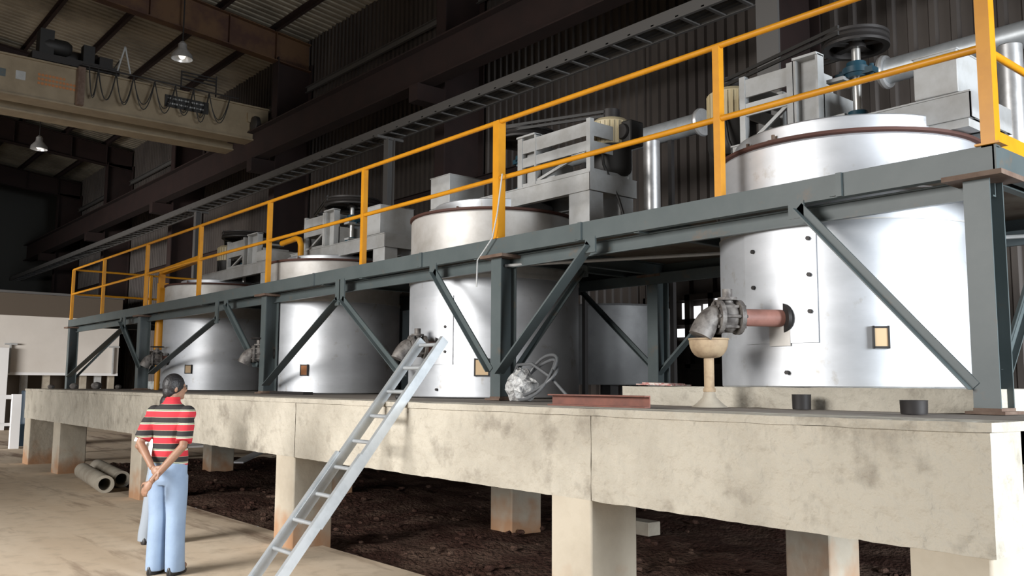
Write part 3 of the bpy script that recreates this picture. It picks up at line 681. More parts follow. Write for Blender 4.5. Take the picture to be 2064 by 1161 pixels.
# ------------------------------------------------------------ drive units on the lids
def drive(i, sx, xm, ym, zb, lab, pr, fx, boxx, boxz, motx, shx, bl, y0=6.3, y1=7.0, zf=None, cover=True):
    """sx=+1: motor left, box right; positions are world x values. fx=(frame0,frame1,upright0,upright1)"""
    t = thing('agitator_drive', (xm, ym, zb), lab, 'machine', 'belt drives on the furnace lids')
    zt = zf
    # base frame of channels
    b = MB(); z0, z1 = zb+0.02, zb+0.2
    b.channel((bl[0], y0, (z0+z1)/2), (bl[1], y0, (z0+z1)/2), 0.07, z1-z0, 0.012, sg=-1)
    b.channel((bl[0], y1, (z0+z1)/2), (bl[1], y1, (z0+z1)/2), 0.07, z1-z0, 0.012, sg=1)
    b.box(bl[1]-0.012, bl[1]+0.004, y0, y1, z0, z1); b.box(bl[0]-0.004, bl[0]+0.012, y0, y1, z0, z1)
    b.box(bl[0], bl[1], y0-0.01, y1+0.01, z1, z1+0.012)
    b.build('base_frame', M['greypaint'], t)
    for k, xx in enumerate((bl[0]+0.03, bl[1]-0.33)):
        for yy in (y0+0.02, y1-0.22):
            b = MB(); b.box(xx, xx+0.3, yy, yy+0.2, ZT-0.0 if 0 else zb-0.42 if abs(xx-TK[i][0]) > 0.95 else TK[i][3]+0.03, z0)
            b.build('foot', M['greypaint'], t)
    # motor frame: two uprights with cross bars
    f0, f1, u0, u1 = fx
    b = MB()
    for (xa, xb) in ((f0, f0+0.055), (f1-0.055, f1)):
        for yy in (y0+0.02, y1-0.1): b.box(xa, xb, yy, yy+0.06, z1, zt)
    hh = zt-z1
    for za, zc in ((zt-0.17*hh/0.55, zt-0.03), (z1+0.42*hh, z1+0.60*hh), (z1+0.0, z1+0.1*hh)):
        b.box(f0+0.05, f1-0.05, y0+0.03, y0+0.05, za, zc)
        b.box(f0+0.01, f0+0.03, y0+0.07, y1-0.1, za, zc); b.box(f1-0.03, f1-0.01, y0+0.07, y1-0.1, za, zc)
    b.bar((f0+0.08, y0+0.06, z1+0.02), (f1-0.06, y0+0.06, z1+0.45*hh), 0.03, 0.03)
    b.build('motor_frame', M['greypaint'], t)
    # tall channel upright carrying the bearings
    b = MB(); b.box(u0, u1, y0+0.10, y0+0.115, z1, zt+0.01)
    b.box(u0, u0+0.02, y0+0.02, y0+0.1, z1, zt+0.01); b.box(u1-0.02, u1, y0+0.02, y0+0.1, z1, zt+0.01)
    b.box(u0, u1, y0+0.0, y0+0.12, zt, zt+0.02); b.box(u1-0.02, u1, y0+0.1, y1-0.1, z1, z1+0.55*hh); b.box(u0, u0+0.02, y0+0.1, y1-0.1, z1, z1+hh)
    b.box(u1-0.03, u1+0.12, y0+0.2, y0+0.45, zt-0.2, zt-0.17); b.box(u1-0.03, u1+0.12, y0+0.2, y0+0.45, z1+0.1, z1+0.13)
    b.build('bearing_post', M['greypaint'], t)
    # shaft, bearings, pulley
    yc = 6.62
    zp = zt+0.12
    b = MB(); b.cyl((shx, yc, zb-0.0), (shx, yc, zp+0.05), 0.035, 20); b.build('shaft', M['shaft'], t)
    for zz in (zt-0.12, z1+0.08):
        b = MB(); b.lathe([(0.036, zz-0.06), (0.08, zz-0.06), (0.095, zz-0.03), (0.11, zz-0.03), (0.11, zz+0.02), (0.08, zz+0.03), (0.075, zz+0.07), (0.036, zz+0.07)], shx, yc, 24)
        b.box(shx-0.16, shx+0.16, yc-0.05, yc+0.05, zz-0.05, zz+0.0)
        for q in (-0.13, 0.13): b.cyl((shx+q, yc, zz-0.07), (shx+q, yc, zz+0.03), 0.018, 8)
        b.build('bearing', M['bluebearing'], t)
    b = MB(); h = 0.055
    b.lathe([(pr-0.05, zp-h), (pr, zp-h), (pr, zp-h*0.6), (pr-0.012, zp-h*0.45), (pr, zp-h*0.3), (pr-0.012, zp-h*0.0), (pr, zp+h*0.3), (pr-0.012, zp+h*0.45), (pr, zp+h*0.6), (pr, zp+h), (pr-0.05, zp+h), (pr-0.05, zp-h)], shx, yc, 64)
    b.lathe([(0.036, zp-h), (0.08, zp-h), (0.08, zp+h), (0.036, zp+h), (0.036, zp-h)], shx, yc, 32)
    for k in range(5):
        a = 2*PI*k/5+0.3; b.bar((shx+0.06*math.cos(a), yc+0.06*math.sin(a), zp), (shx+(pr-0.03)*math.cos(a), yc+(pr-0.03)*math.sin(a), zp), 0.07, 0.05)
    b.build('pulley', M['iron'], t)
    # motor
    mr = 0.22; my_ = 6.82; mz0, mz1 = zt-0.50, zt+0.10; zp = zp+0.04
    b = MB(); b.lathe([(0, mz0+0.30), (mr-0.01, mz0+0.30), (mr, mz0+0.31), (mr, mz1-0.04), (mr-0.05, mz1), (0, mz1+0.01)], motx, my_, 32)
    for k in range(28):
        a = 2*PI*k/28; b.bar((motx+mr*math.cos(a), my_+mr*math.sin(a), mz0+0.31), (motx+mr*math.cos(a), my_+mr*math.sin(a), mz1-0.05), 0.008, 0.02, up=(math.cos(a), math.sin(a), 0))
    mo = b.build('motor', M['cream'], t)
    b = MB(); b.lathe([(0, mz0-0.04), (mr-0.05, mz0-0.04), (mr-0.01, mz0), (mr+0.005, mz0+0.05), (mr+0.005, mz0+0.30), (0, mz0+0.30)], motx, my_, 32); b.build('fan_cowl', M['black'], mo)
    b = MB(); b.box(motx+0.13, motx+0.34, my_-0.06, my_+0.15, mz0+0.27, mz1-0.06)
    o = b.build('terminal_box', M['black'], mo, bevel=0.02)
    b = MB(); b.lathe([(0, -0.02), (0.075, -0.02), (0.085, 0.0), (0.085, 0.03)], n=20, axis='y', origin=(motx+0.235, my_-0.075, mz0+0.42)); b.build('terminal_cover', M['iron'], o)
    b = MB(); b.lathe([(0, zp-h), (0.1, zp-h), (0.1, zp+h), (0, zp+h)], motx, my_, 24); b.cyl((motx, my_, mz1), (motx, my_, zp), 0.03, 12); b.build('motor_pulley', M['iron'], t)
    b = MB()
    for q in (-1, 1):
        a_, c_ = (motx, my_+q*0.1, zp), (shx, yc+q*pr, zp)
        for dz in (-0.025, 0.025): b.bar((a_[0], a_[1], zp+dz), (c_[0], c_[1], zp+dz), 0.018, 0.03)
    b.build('belt', M['black'], t)
    # square box at the other end
    x0, x1 = boxx
    b = MB(); b.box(x0, x1, y0-0.03, y0+0.52, z1+0.012, boxz); b.box(x0-0.01, x1+0.01, y0-0.04, y0+0.53, boxz-0.012, boxz); b.build('guard_box', M['greypaint'], t, bevel=0.006)
    b = MB(); b.tube([(motx+0.1, my_-mr-0.03, mz0+0.27), (motx+0.15, my_-mr-0.05, mz0+0.05), (motx+0.2, my_-0.1, mz0-0.3), (motx+0.28, my_, ZT+0.08), (motx+0.32, my_+0.05, ZT+0.0)], 0.016, 8); b.build('cable', M['black'], t)
    return t
drive(0, 1, -3.6, 6.6, 3.50, 'grey belt drive machine on the nearest furnace, cut behind the yellow corner post', 0.26, (-4.42, -3.90, -3.89, -3.67), (-2.88, -2.57), 4.03, -4.86, -3.50, (-4.5, -2.50), zf=4.31)
drive(1, -1, -8.0, 6.6, 3.60, 'grey belt drive machine with a cream motor at its right on the second furnace', 0.36, (-7.36, -6.24, -7.38, -7.08), (-9.0, -8.6), 4.21, -6.42, -7.60, (-9.05, -6.22), zf=4.38)
drive(2, 1, -12.0, 6.6, 3.46, 'grey belt drive machine with blue bearings on the third furnace, left of the ladder', 0.42, (-12.5, -11.85, -11.84, -11.55), (-10.65, -10.19), 4.07, -12.95, -11.55, (-12.9, -10.1), zf=4.20)
drive(3, 1, -16.0, 6.6, 3.46, 'small distant grey belt drive machine on the farthest furnace, wide dark pulley', 0.42, (-15.5, -14.75, -14.6, -14.2), (-14.1, -13.75), 3.85, -16.6, -15.4, (-16.6, -13.7), zf=4.18)

# ducts at the back of the walkway
dlist = [((-6.86, 8.0), 4.57, 'silver vertical duct with a black foot right of the cream motor'), ((-2.84, 8.0), 4.57, 'silver vertical duct behind the yellow corner post')]
for (x, y), z1, lb in dlist:
    t = thing('vent_duct', (x, y, ZT), lb, 'duct', 'vertical ducts on the walkway')
    b = MB(); b.lathe([(0, ZT+0.3), (0.1, ZT+0.3), (0.1, z1-0.01), (0.09, z1), (0, z1)], x, y, 32); b.build('pipe', M['duct'], t)
    b = MB(); b.lathe([(0, ZT), (0.12, ZT), (0.12, ZT+0.02), (0.1, ZT+0.03), (0.1, ZT+0.3), (0, ZT+0.3)], x, y, 32); b.build('foot', M['duct'], t)
    b = MB(); b.lathe([(0.101, ZT+0.3), (0.108, ZT+0.3), (0.108, ZT+0.32), (0.101, ZT+0.32)], x, y, 32); b.build('clamp_ring', M['iron'], t)
for xa, xb, fl, lb in ((-9.3, -6.72, -6.72, 'horizontal grey duct ending in a round disc left of the second yellow post'), (-4.33, -1.6, -4.33, 'horizontal grey duct with round end disc behind the nearest pulley')):
    t = thing('horizontal_duct', (xa, 8.8, 4.93), lb, 'duct', 'horizontal ducts behind the drives')
    b = MB(); b.lathe([(0, xa), (0.13, xa), (0.13, xb), (0, xb)], n=28, axis='x', origin=(0, 8.8, 4.93)); b.build('pipe', M['galv'], t)
    b = MB(); b.lathe([(0, -0.03), (0.17, -0.03), (0.18, 0), (0.17, 0.03), (0, 0.03)], n=28, axis='x', origin=(fl, 8.8, 4.93)); b.build('end_disc', M['duct'], t)
    for xx in (xa+0.5, xb-0.5):
        b = MB(); b.box(xx-0.03, xx+0.03, 8.77, 8.83, 3.0 if 0 else 1.0, 4.82); b.build('stand', M['iron'], t)

# ------------------------------------------------------------ things on the platform
ft = thing('funnel_stand', (-3.95, 5.05, PZ), 'rusty beige bowl funnel on a stand pipe below the red outlet pipe', 'funnel')
fxx, fyy = -3.93, 5.18
b = MB(); pr_ = [(0.04, 1.86)]+[(0.05+0.088*math.sin(a*PI/2), 1.86+0.12*(1-math.cos(a*PI/2))) for a in (0.2, 0.4, 0.6, 0.8, 0.95)]+[(0.138, 1.985), (0.145, 1.99), (0.145, 2.0), (0.132, 1.995)]+[(0.04+0.088*math.sin(a*PI/2), 1.87+0.12*(1-math.cos(a*PI/2))) for a in (0.9, 0.6, 0.3)]+[(0.02, 1.87)]
pr_ = [(r_*1.0, z_-0.02) for r_, z_ in pr_]
b.lathe(pr_, fxx, fyy, 40); b.build('bowl', M['funnel'], ft)
b = MB(); b.cyl((fxx, fyy, PZ+0.02), (fxx, fyy, 1.86), 0.036, 20); b.cyl((fxx, fyy, 1.60), (fxx, fyy, 1.625), 0.044, 20); b.build('stand_pipe', M['funnel'], ft)
b = MB(); b.lathe([(0.0, PZ), (0.13, PZ), (0.09, PZ+0.03), (0.05, PZ+0.07), (0.036, PZ+0.12)], fxx, fyy, 24); b.build('mortar_foot', M['block'], ft)

ch = MB(); ch.channel((-4.72, 4.55, PZ+0.045), (-3.98, 4.85, PZ+0.045), 0.07, 0.09, 0.012)
ch.bm.free()
b = MB(); b.channel((-4.94, 4.6, PZ+0.042), (-3.98, 4.6, PZ+0.042), 0.06, 0.084, 0.01, sg=1)
o = b.build('steel_channel', M['brick']); tag(o, 'short brick red steel channel lying along the platform edge', 'steel channel')
def pot(name, x, y, r, h, m_, lb, cat):
    b = MB(); z = PZ
    b.lathe([(0, z), (r*0.94, z), (r*0.97, z+0.01), (r, z+h), (r*1.02, z+h+0.004), (r*0.95, z+h+0.002), (r*0.9, z+0.015), (0, z+0.012)], x, y, 32)
    return tag(b.build(name, m_), lb, cat)
pot('iron_pot', -3.29, 5.33, 0.062, 0.095, M['iron'], 'small black straight-sided pot before the plinth', 'pot')
pot('iron_pan', -2.40, 5.05, 0.075, 0.075, M['iron'], 'wider dark pan on the platform near the right column', 'pan')
# plastic bag with hose
b = MB(); rn = random.Random(4)
cxb, cyb = -6.12, 5.3
b.ell((cxb, cyb, PZ+0.13), (0.15, 0.13, 0.16), 22, 14)
for v in b.bm.verts:
    v.co += V((rn.uniform(-.02, .02), rn.uniform(-.02, .02), rn.uniform(-.015, .02)))
    if v.co.z < PZ+0.012: v.co.z = PZ+0.002
    if v.co.z > PZ+0.2: v.co.x = cxb+(v.co.x-cxb)*0.7
o = b.build('plastic_bag', M['plastic']); tag(o, 'crumpled clear plastic bag sitting right of the small green column', 'bag')
b = MB(); pts = []
for k in range(64):
    a = 2*PI*k/31; q = 0.19+0.03*math.sin(k*0.35)
    pts.append((-5.92+q*1.2*math.cos(a), 5.3+0.10*math.sin(a)+0.04*(k/64), PZ+0.16+min(0.15, q)*math.sin(a+0.6)*0.9+0.0015*(64-k)*math.sin(k*0.2)))
mz = min(p[2] for p in pts); pts = [(p[0], p[1], p[2]-mz+PZ+0.016) for p in pts]
b.tube(pts, 0.014, 10)
b.tube([(-6.25, 5.3, PZ+0.2), (-6.15, 5.28, PZ+0.33), (-5.98, 5.3, PZ+0.34), (-5.75, 5.32, PZ+0.22), (-5.55, 5.33, PZ+0.06), (-5.42, 5.33, PZ+0.014)], 0.014, 10)
o = b.build('coiled_hose', M['hose']); tag(o, 'looped grey hose leaning beside the crumpled plastic bag', 'hose')
b = MB(); b.ell((-8.33, 5.0 if 0 else 4.62, PZ+0.028), (0.03, 0.03, 0.028), 16, 10); o = b.build('rubber_ball', M['black']); tag(o, 'tiny black ball on the platform edge right of the ladder', 'ball'); o.location.x += 1.22
b = MB(); b.box(-5.0, -4.62, 5.6, 5.85, 1.636, 1.645); b.box(-4.95, -4.66, 5.62, 5.82, 1.645, 1.657)
for v in b.bm.verts: v.co.z += 0.006*math.sin(v.co.x*30)+0.006
o = b.build('folded_cloth', mat('pink_print_cloth', (0.45, 0.20, 0.18), 0.9, 0, (30, (0.6, 0.55, 0.5), 0.45, 0.55))); tag(o, 'folded pink patterned cloth on the left end of the plinth', 'cloth')
# white crates near far end of platform
b = MB(); b.box(-19.6, -18.4, 6.1, 6.7, PZ, PZ+0.12); b.box(-19.3, -18.2, 6.2, 6.7, PZ+0.12, PZ+0.16)
o = b.build('white_sack', mat('pale_sacking', (0.55, 0.57, 0.56), 0.85, 0, (8, (0.25, 0.26, 0.25), 0.45, 0.65), (9, 0.6, 0.04))); tag(o, 'flat pale sacking stacked on the far end of the platform', 'sacks')
# rubble row of rough stones on far end
for k in range(5):
    b = MB(); x = -19.9+0.05*k; y = 4.55+0.42*k; s_ = 0.05+0.015*(k % 3)
    b.ell((x, y, PZ+s_*0.8), (s_*1.3, s_*1.4, s_), 8, 6); o = b.build('rubble_stone', M['valve'])
    tag(o, ['dark lump of rubble nearest the platform corner, far left end', 'second lump of rubble from the far left corner of the platform', 'middle one of five lumps of rubble on the far platform end', 'fourth lump of rubble back from the platform front at far left', 'rearmost lump of rubble on the far left platform end'][k], 'stone', 'rubble lumps on the far platform end')

# yellow lifting post with hoist by the farthest furnace
yh = thing('lifting_post', (-17.22, 5.76, PZ), 'yellow painted lifting post with dark clamp left of the farthest furnace', 'hoist')
xh, yh_ = -17.22, 5.76
b = MB(); b.tube([(xh, yh_, PZ), (xh, yh_, 2.0)], 0.05, 16); b.build('lower_sleeve', M['yellow'], yh)
b = MB(); b.tube([(xh, yh_, 2.25), (xh, yh_, 2.75), (xh+0.02, yh_+.01, 2.95)], [0.09, 0.085, 0.05], 16); b.build('upper_sleeve', M['yellow'], yh)
b = MB(); b.box(xh-0.22, xh+0.14, yh_-0.12, yh_+0.10, 2.0, 2.22); b.cyl((xh-0.30, yh_-.05, 2.1), (xh+0.22, yh_-.05, 2.14), 0.05, 12); b.build('clamp', M['iron'], yh)
b = MB(); b.box(xh+0.0, xh+0.16, yh_-0.08, yh_+0.08, ZT, 3.52); b.build('jib_post', M['yellow'], yh)
b = MB(); b.box(xh-0.05, xh+0.05, yh_-.05, yh_+.05, 3.5, 3.7); b.bar((xh+0.0, yh_, 3.74), (xh+1.9, yh_, 3.80), 0.1, 0.1); b.build('jib_arm', M['yellow'], yh)
yp = thing('pipe_elbow', (-12.25, 6.15, 3.4), 'short orange yellow pipe elbow left of the third furnace drive', 'pipe')
b = MB(); b.tube([(-12.9, 6.15, 3.83), (-12.4, 6.15, 3.85), (-12.3, 6.15, 3.82), (-12.25, 6.15, 3.73), (-12.25, 6.15, 3.40)], 0.045, 14); b.build('pipe', M['yellow'], yp)
# red thing at small column
# thin rope from rail to beam by post 2
b = MB(); b.tube([(-6.5, YD-0.03, 3.68), (-6.56, YD-0.04, 3.3), (-6.62, YD-0.05, 3.06), (-6.84, YD-0.06, 2.86), (-6.85, YD-0.06, 2.6)], 0.008, 6)
o = b.build('hanging_rope', M['greypaint']); tag(o, 'thin pale rope hanging from the rail by the thick yellow post', 'rope')

# ------------------------------------------------------------ ladder
ld = thing('extension_ladder', (-6.43, 2.96, 0), 'grey aluminium extension ladder leaning on the platform edge', 'ladder')
LD = V((0, 0.795, 1.0)).normalized()
def lp(z, x): 
    return V((x, 4.13-0.795*(1.49-z)-0.035, z))
xa, xb = -6.60, -6.24
nrm = V((0, 1.0, -0.795)).normalized()
for (x0, x1, z0, z1, off, nm) in ((xa-0.005, xb+0.005, 0.0, 1.05, -0.02, 'lower_section'), (xa+0.01, xb-0.01, 0.55, 2.03, 0.0, 'upper_section')):
    for k, xx in enumerate((x0, x1)):
        a_ = lp(z0, xx)+nrm*off; c_ = lp(z1, xx)+nrm*off
        b = MB(); b.bar(a_, c_, 0.04, 0.08, up=nrm); b.build('stile', M['galv'], ld)
zz = 0.14; n_ = 0
while zz < 2.0:
    o_ = -0.03 if zz < 0.6 else 0.0
    a_ = lp(zz, xa)+nrm*o_; c_ = lp(zz, xb)+nrm*o_
    b = MB(); b.tube([a_, c_], 0.017, 12); b.build('rung', M['galv'], ld); zz += 0.205
for xx in (xa, xb):
    b = MB(); b.box(xx-0.03, xx+0.03, 2.86, 2.95, 0.0, 0.03); b.build('foot', M['black'], ld)

# ------------------------------------------------------------ pipes, debris on the ground
for k, (x0, y0, x1, y1, lb) in enumerate(((-14.05, 4.02, -16.4, 4.32, 'grey concrete pipe lying nearest to the aisle left of the man'), (-14.6, 4.42, -17.0, 4.72, 'second grey concrete pipe lying behind the first one'))):
    t = thing('concrete_pipe', (x0, y0, 0), lb, 'pipe', 'concrete pipes lying on the floor')
    d = V((x1-x0, y1-y0, 0)).normalized(); R_, r_ = 0.13, 0.09
    b = MB(); s_ = d.cross(V((0, 0, 1))); L_ = (V((x1, y1, 0))-V((x0, y0, 0))).length
    rings = []
    for (rr, q) in ((R_, 0), (R_, L_), (r_, L_), (r_, 0)):
        rings.append([b.bm.verts.new(V((x0, y0, R_))+d*q+(s_*math.cos(2*PI*j/28)+V((0, 0, 1))*math.sin(2*PI*j/28))*rr) for j in range(28)])
    for q in range(4):
        A, B = rings[q], rings[(q+1) % 4]
        for j in range(28):
            f_ = b.bm.faces.new((A[j], A[(j+1) % 28], B[(j+1) % 28], B[j])); f_.smooth = q in (0, 2)
    b.build('pipe_wall', M['block'], t)
rn = random.Random(11)
b = MB()
for k in range(420):
    x = rn.uniform(-19, -1.0); y = 4.6+abs(rn.gauss(0, 1))*2.0; s_ = rn.uniform(0.012, 0.045)
    if y > 10.5: continue
    b.ell((x, y, -0.02+s_*0.3), (s_*rn.uniform(.8, 1.6), s_*rn.uniform(.8, 1.5), s_*0.7), 6, 4)
o = b.build('soil_rubble', M['soil']); tag(o, 'loose clods and pebbles scattered over the dark soil under the platform', 'rubble', kind='stuff')
b = MB(); b.box(-3.05, -2.8, 0,0.1,0,0.1); b.bm.free()
b = MB(); b.box(-6.98, -6.62, 7.6, 7.8, -0.02, 0.13); o = b.build('concrete_block', M['block'], bevel=0.01); tag(o, 'small concrete block on the soil behind the front pier at right', 'block')
for k, (x, y) in enumerate(((-5.55, 4.75), (-5.0, 4.7))):
    b = MB(); b.box(x-0.05, x+0.05, y-0.02, y+0.02, 0, 0.012); b.ell((x+0.02, y, 0.02), (0.06, 0.025, 0.02), 8, 6)
    o = b.build('foil_scrap', M['plastic']); tag(o, ['bright scrap of foil on the soil at bottom centre', 'right of the two bright scraps of foil on the soil at the bottom'][k], 'scrap', 'bright scraps on the soil')
b = MB(); b.box(-15.6, -14.2, 7.9, 8.0, 0.0, 0.03)
b.bm.free()
t = tag(MB().bar((-17.4, 7.5, 0.03), (-18.9, 8.7, 0.12), 0.22, 0.03).build('light_streak_board', M['whitecloth']), 'added pale board standing in for a streak of light under the platform', 'board')  # pale board added as the bright diagonal of light from beyond

b = MB(); b.box(-23.4, -22.3, 8.2, 9.3, 0.0, 0.05); o = b.build('light_patch_sheet', M['whitecloth']); tag(o, 'added white sheet standing in for a patch of daylight on the far floor behind the platform', 'sheet')  # white sheet added in place of daylight falling on the far floor
# ------------------------------------------------------------ people
def stripes():
    m_ = bpy.data.materials.new('red_striped_jersey'); m_.use_nodes = True; nt = m_.node_tree; N = nt.nodes; L = nt.links
    tc = N.new('ShaderNodeTexCoord'); sp = N.new('ShaderNodeSeparateXYZ'); L.new(tc.outputs['Object'], sp.inputs[0])
    a = N.new('ShaderNodeMath'); a.operation = 'DIVIDE'; a.inputs[1].default_value = 0.112; L.new(sp.outputs[2], a.inputs[0])
    a2 = N.new('ShaderNodeMath'); a2.operation = 'ADD'; a2.inputs[1].default_value = 0.02; L.new(a.outputs[0], a2.inputs[0])
    f = N.new('ShaderNodeMath'); f.operation = 'FRACT'; L.new(a2.outputs[0], f.inputs[0])
    r = N.new('ShaderNodeValToRGB'); L.new(f.outputs[0], r.inputs[0]); r.color_ramp.interpolation = 'CONSTANT'
    e = r.color_ramp.elements; e[0].position = 0; e[0].color = (0.50, 0.026, 0.04, 1); e[1].position = 0.44; e[1].color = (0.62, 0.6, 0.48, 1)
    for p, c in ((0.50, (0.12, 0.17, 0.08, 1)), (0.55, (0.62, 0.6, 0.48, 1)), (0.58, (0.022, 0.02, 0.02, 1)), (0.975, (0.4, 0.36, 0.26, 1))):
        x = e.new(p); x.color = c
    b = N['Principled BSDF']; L.new(r.outputs[0], b.inputs['Base Color']); b.inputs['Roughness'].default_value = 0.85
    return m_
M['stripes'] = stripes()
def person(loc, rot, label, shirt, trouser, clasp=True, scale=1.0, headturn=0.0, glasses=True, bulge=0.0, cat='person', spread=0.0, wide=1.0):
    """local frame: +y is where the person faces, +x to their right-hand side"""
    t = bpy.data.objects.new('person', None); C.objects.link(t); tag(t, label, cat)
    X, Y, Z = V((1, 0, 0)), V((0, 1, 0)), V((0, 0, 1))
    b = MB()
    # torso
    sec = [(0.93, 0.155, 0.105, 0.0), (1.05, 0.15, 0.105, 0.0), (1.18, 0.155, 0.105, 0.0), (1.30, 0.17, 0.105, -0.005), (1.38, 0.175, 0.095, -0.01), (1.43, 0.14, 0.07, -0.01), (1.46, 0.07, 0.055, -0.005)]
    b.loft([((0, y_, z_), rx, ry, X, Y) for z_, rx, ry, y_ in sec])
    # neck, head
    b.tube([(0, -0.01, 1.42), (0, 0.015, 1.53)], [0.058, 0.054], 16)
    R3 = Matrix.Rotation(headturn, 3, 'Z')
    hc = V((0, 0.03, 1.597))
    def H(p): return hc+R3 @ V(p)
    b.ell(hc, (0.074, 0.092, 0.105), 20, 14, R3); b.ell(H((0, 0.035, -0.05)), (0.056, 0.055, 0.06), 16, 10, R3)
    b.ell(H((0, 0.094, -0.015)), (0.013, 0.02, 0.026), 10, 8, R3)        # nose
    b.ell(H((0, 0.082, -0.052)), (0.026, 0.012, 0.010), 10, 8, R3)       # lips
    b.ell(H((0, 0.075, 0.022)), (0.05, 0.018, 0.012), 10, 8, R3)         # brow
    b.ell(H((0, 0.068, -0.085)), (0.024, 0.02, 0.018), 10, 8, R3)        # chin
    for s in (-1, 1): b.ell(H((s*0.076, 0.0, -0.008)), (0.012, 0.02, 0.032), 10, 8, R3)   # ears
    # arms
    if clasp:
        J = {-1: [V((-0.185, -0.01, 1.375)), V((-0.24, -0.115, 1.12)), V((-0.02, -0.22, 0.92)), V((0.03, -0.235, 0.885))],
             1: [V((0.185, -0.01, 1.375)), V((0.225, -0.13, 1.10)), V((0.0, -0.26, 0.81)), V((-0.05, -0.27, 0.735))]}
    else:
        J = {-1: [V((-0.185, -0.01, 1.375)), V((-0.29, -0.06, 1.12)), V((-0.2, 0.05, 0.98)), V((-0.19, 0.07, 0.95))],
             1: [V((0.185, -0.01, 1.375)), V((0.19, 0.06, 1.12)), V((0.10, 0.24, 1.02)), V((0.05, 0.28, 1.02))]}
    for s in (-1, 1):
        a, e_, w_, h_ = J[s]
        b.tube([a, a.lerp(e_, 0.5), e_, e_.lerp(w_, 0.35), w_], [0.05, 0.045, 0.038, 0.037, 0.026], 14)
        b.ell(a, (0.055, 0.055, 0.055)); b.ell(e_, (0.038, 0.038, 0.038))
        d = (h_-w_).normalized(); sd = d.cross(Y).normalized() if abs(d.y) < 0.9 else X; nn = sd.cross(d)
        # palm and fingers
        rr = Matrix((sd, nn, d)).transposed()
        b.ell(w_+d*0.045, (0.038, 0.018, 0.055), 14, 10, rr)
        for k, (ox, ln) in enumerate(((-0.028, 0.062), (-0.010, 0.074), (0.009, 0.070), (0.026, 0.055))):
            p_ = w_+d*0.082+sd*ox
            b.tube([p_, p_+d*ln*0.45+nn*0.006*s, p_+d*ln*0.75+nn*0.02*s, p_+d*ln*0.92+nn*0.04*s], [0.0095, 0.009, 0.0085, 0.007], 8)
        p_ = w_+d*0.03-sd*0.03*s
        b.tube([p_, p_+d*0.03-sd*0.028*s+nn*0.008, p_+d*0.062-sd*0.03*s+nn*0.02], [0.012, 0.0105, 0.009], 8)
    # legs
    for s in (-1, 1):
        b.tube([(s*0.085, 0, 0.93), (s*(0.09+spread*.2), 0.01, 0.70), (s*(0.095+spread*.5), 0.012, 0.50), (s*(0.10+spread*.7), -0.005, 0.32), (s*(0.10+spread), -0.005, 0.09)], [0.09, 0.078, 0.055, 0.052, 0.036], 14)
        b.ell((s*(0.105+spread), 0.06, 0.055), (0.04, 0.12, 0.04), 14, 10)
    body = b.build('body', M['skin'], t, remesh=0.0065, smooth=2)
    # shirt
    b = MB()
    sec = [(0.925, 0.178, 0.128, 0.0), (1.0, 0.178, 0.132, 0.0), (1.08, 0.17, 0.124, 0.0), (1.2, 0.172, 0.122, -0.002), (1.31, 0.186, 0.122, -0.008), (1.385, 0.192, 0.11, -0.012), (1.43, 0.155, 0.085, -0.012), (1.465, 0.085, 0.07, -0.006), (1.495, 0.07, 0.066, 0.002)]
    b.loft([((0, y_, z_), rx+bulge*0.5, ry+bulge, X, Y) for z_, rx, ry, y_ in sec])
    for s in (-1, 1):
        a, e_, w_, h_ = J[s]; m1 = a.lerp(e_, 0.88)
        b.tube([a+V((-s*0.03, 0, 0.0)), a.lerp(e_, 0.35), m1], [0.070, 0.073, 0.074], 16)
        b.ell(a+V((-s*0.008, 0, -0.004)), (0.078, 0.078, 0.074))
    b.build('shirt', shirt, t, remesh=0.008, smooth=3)
    b = MB(); b.loft([((0, 0.0, 1.47), 0.072, 0.068, X, Y), ((0, 0.006, 1.515), 0.066, 0.062, X, Y), ((0, 0.006, 1.515), 0.060, 0.056, X, Y)], caps=False)
    b.build('collar', M['collar'] if shirt is M['stripes'] else shirt, t)
    # trousers
    b = MB()
    b.loft([((0, 0.0, 0.995), 0.168, 0.118, X, Y), ((0, -0.005, 0.93), 0.178, 0.13, X, Y), ((0, -0.012, 0.86), 0.182, 0.138, X, Y), ((0, -0.01, 0.80), 0.182, 0.13, X, Y), ((0, -0.005, 0.76), 0.17, 0.11, X, Y)])
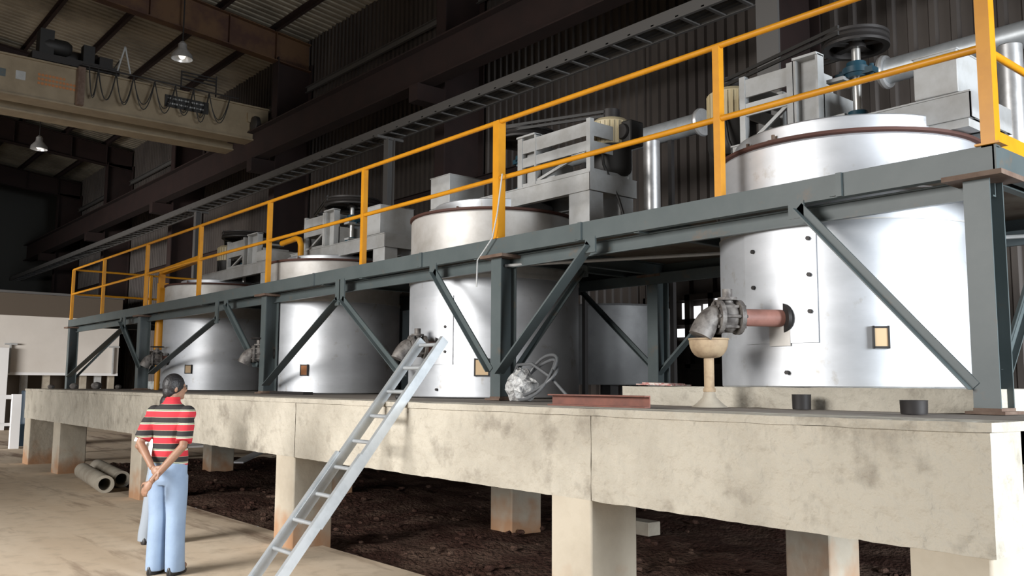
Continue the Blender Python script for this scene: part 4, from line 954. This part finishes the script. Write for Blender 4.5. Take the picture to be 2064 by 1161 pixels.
    for s in (-1, 1):
        b.loft([((s*0.088, -0.008, 0.84), 0.094, 0.122, X, Y), ((s*(0.09+spread*.2), -0.002, 0.70), 0.097, 0.108, X, Y), ((s*(0.092+spread*.5), 0.004, 0.5), 0.088, 0.092, X, Y), ((s*(0.097+spread*.7), 0.0, 0.3), 0.084, 0.09, X, Y), ((s*(0.102+spread), 0.003, 0.12), 0.084, 0.094, X, Y), ((s*(0.104+spread), 0.01, 0.03), 0.084, 0.098, X, Y)])
    b.build('trousers', trouser, t, remesh=0.009, smooth=3)
    b = MB(); b.loft([((0, 0, 0.965), 0.176, 0.126, X, Y), ((0, 0, 0.998), 0.172, 0.122, X, Y)], caps=True); b.build('belt', M['black'], t)
    for s in (-1, 1):
        b = MB(); sx_ = s*(0.105+spread); b.loft([((sx_, 0.035, 0.0), 0.046, 0.135, X, Y), ((sx_, 0.035, 0.02), 0.05, 0.14, X, Y), ((sx_, 0.02, 0.06), 0.045, 0.115, X, Y), ((sx_, -0.02, 0.10), 0.038, 0.06, X, Y)]); b.build('shoe', M['shoe'], t)
    # hair: cap over the skull, lower at the nape
    b = MB()
    b.ell(H((0, -0.014, 0.020)), (0.090, 0.102, 0.106), 20, 14, R3)
    b.ell(H((0, -0.048, -0.035)), (0.076, 0.064, 0.07), 16, 10, R3)
    b.build('hair', M['hair'], t, remesh=0.006, smooth=2)
    if glasses:
        b = MB()
        for s in (-1, 1):
            b.tube([H((s*0.033+0.024*math.cos(2*PI*k/16), 0.103, 0.004+0.018*math.sin(2*PI*k/16))) for k in range(16)], 0.0022, 6, closed=True)
            b.tube([H((s*0.057, 0.101, 0.008)), H((s*0.078, 0.05, 0.008)), H((s*0.08, -0.005, 0.004))], 0.0022, 6)
        b.tube([H((-0.009, 0.104, 0.006)), H((0.009, 0.104, 0.006))], 0.002, 6)
        b.build('glasses', M['black'], t)
    t.location = loc; t.rotation_euler = (0, 0, rot); t.scale = (scale*wide, scale, scale)
    return t
M['collar'] = mat('red_cotton', (0.52, 0.02, 0.03), 0.85)
person((-7.90, 2.785, 0), math.radians(38), 'man in red and black striped polo and light blue trousers, hands clasped behind back', M['stripes'], M['jeans'], headturn=math.radians(-48), wide=0.90)
person((-9.42, 3.272, 0), math.radians(66), 'person in a white shirt mostly hidden behind the man in stripes', M['whitecloth'], M['greytrouser'], clasp=False, scale=0.885, glasses=False, bulge=0.04, spread=0.07)

for o in bpy.data.objects:
    if '_o' in o: del o['_o']
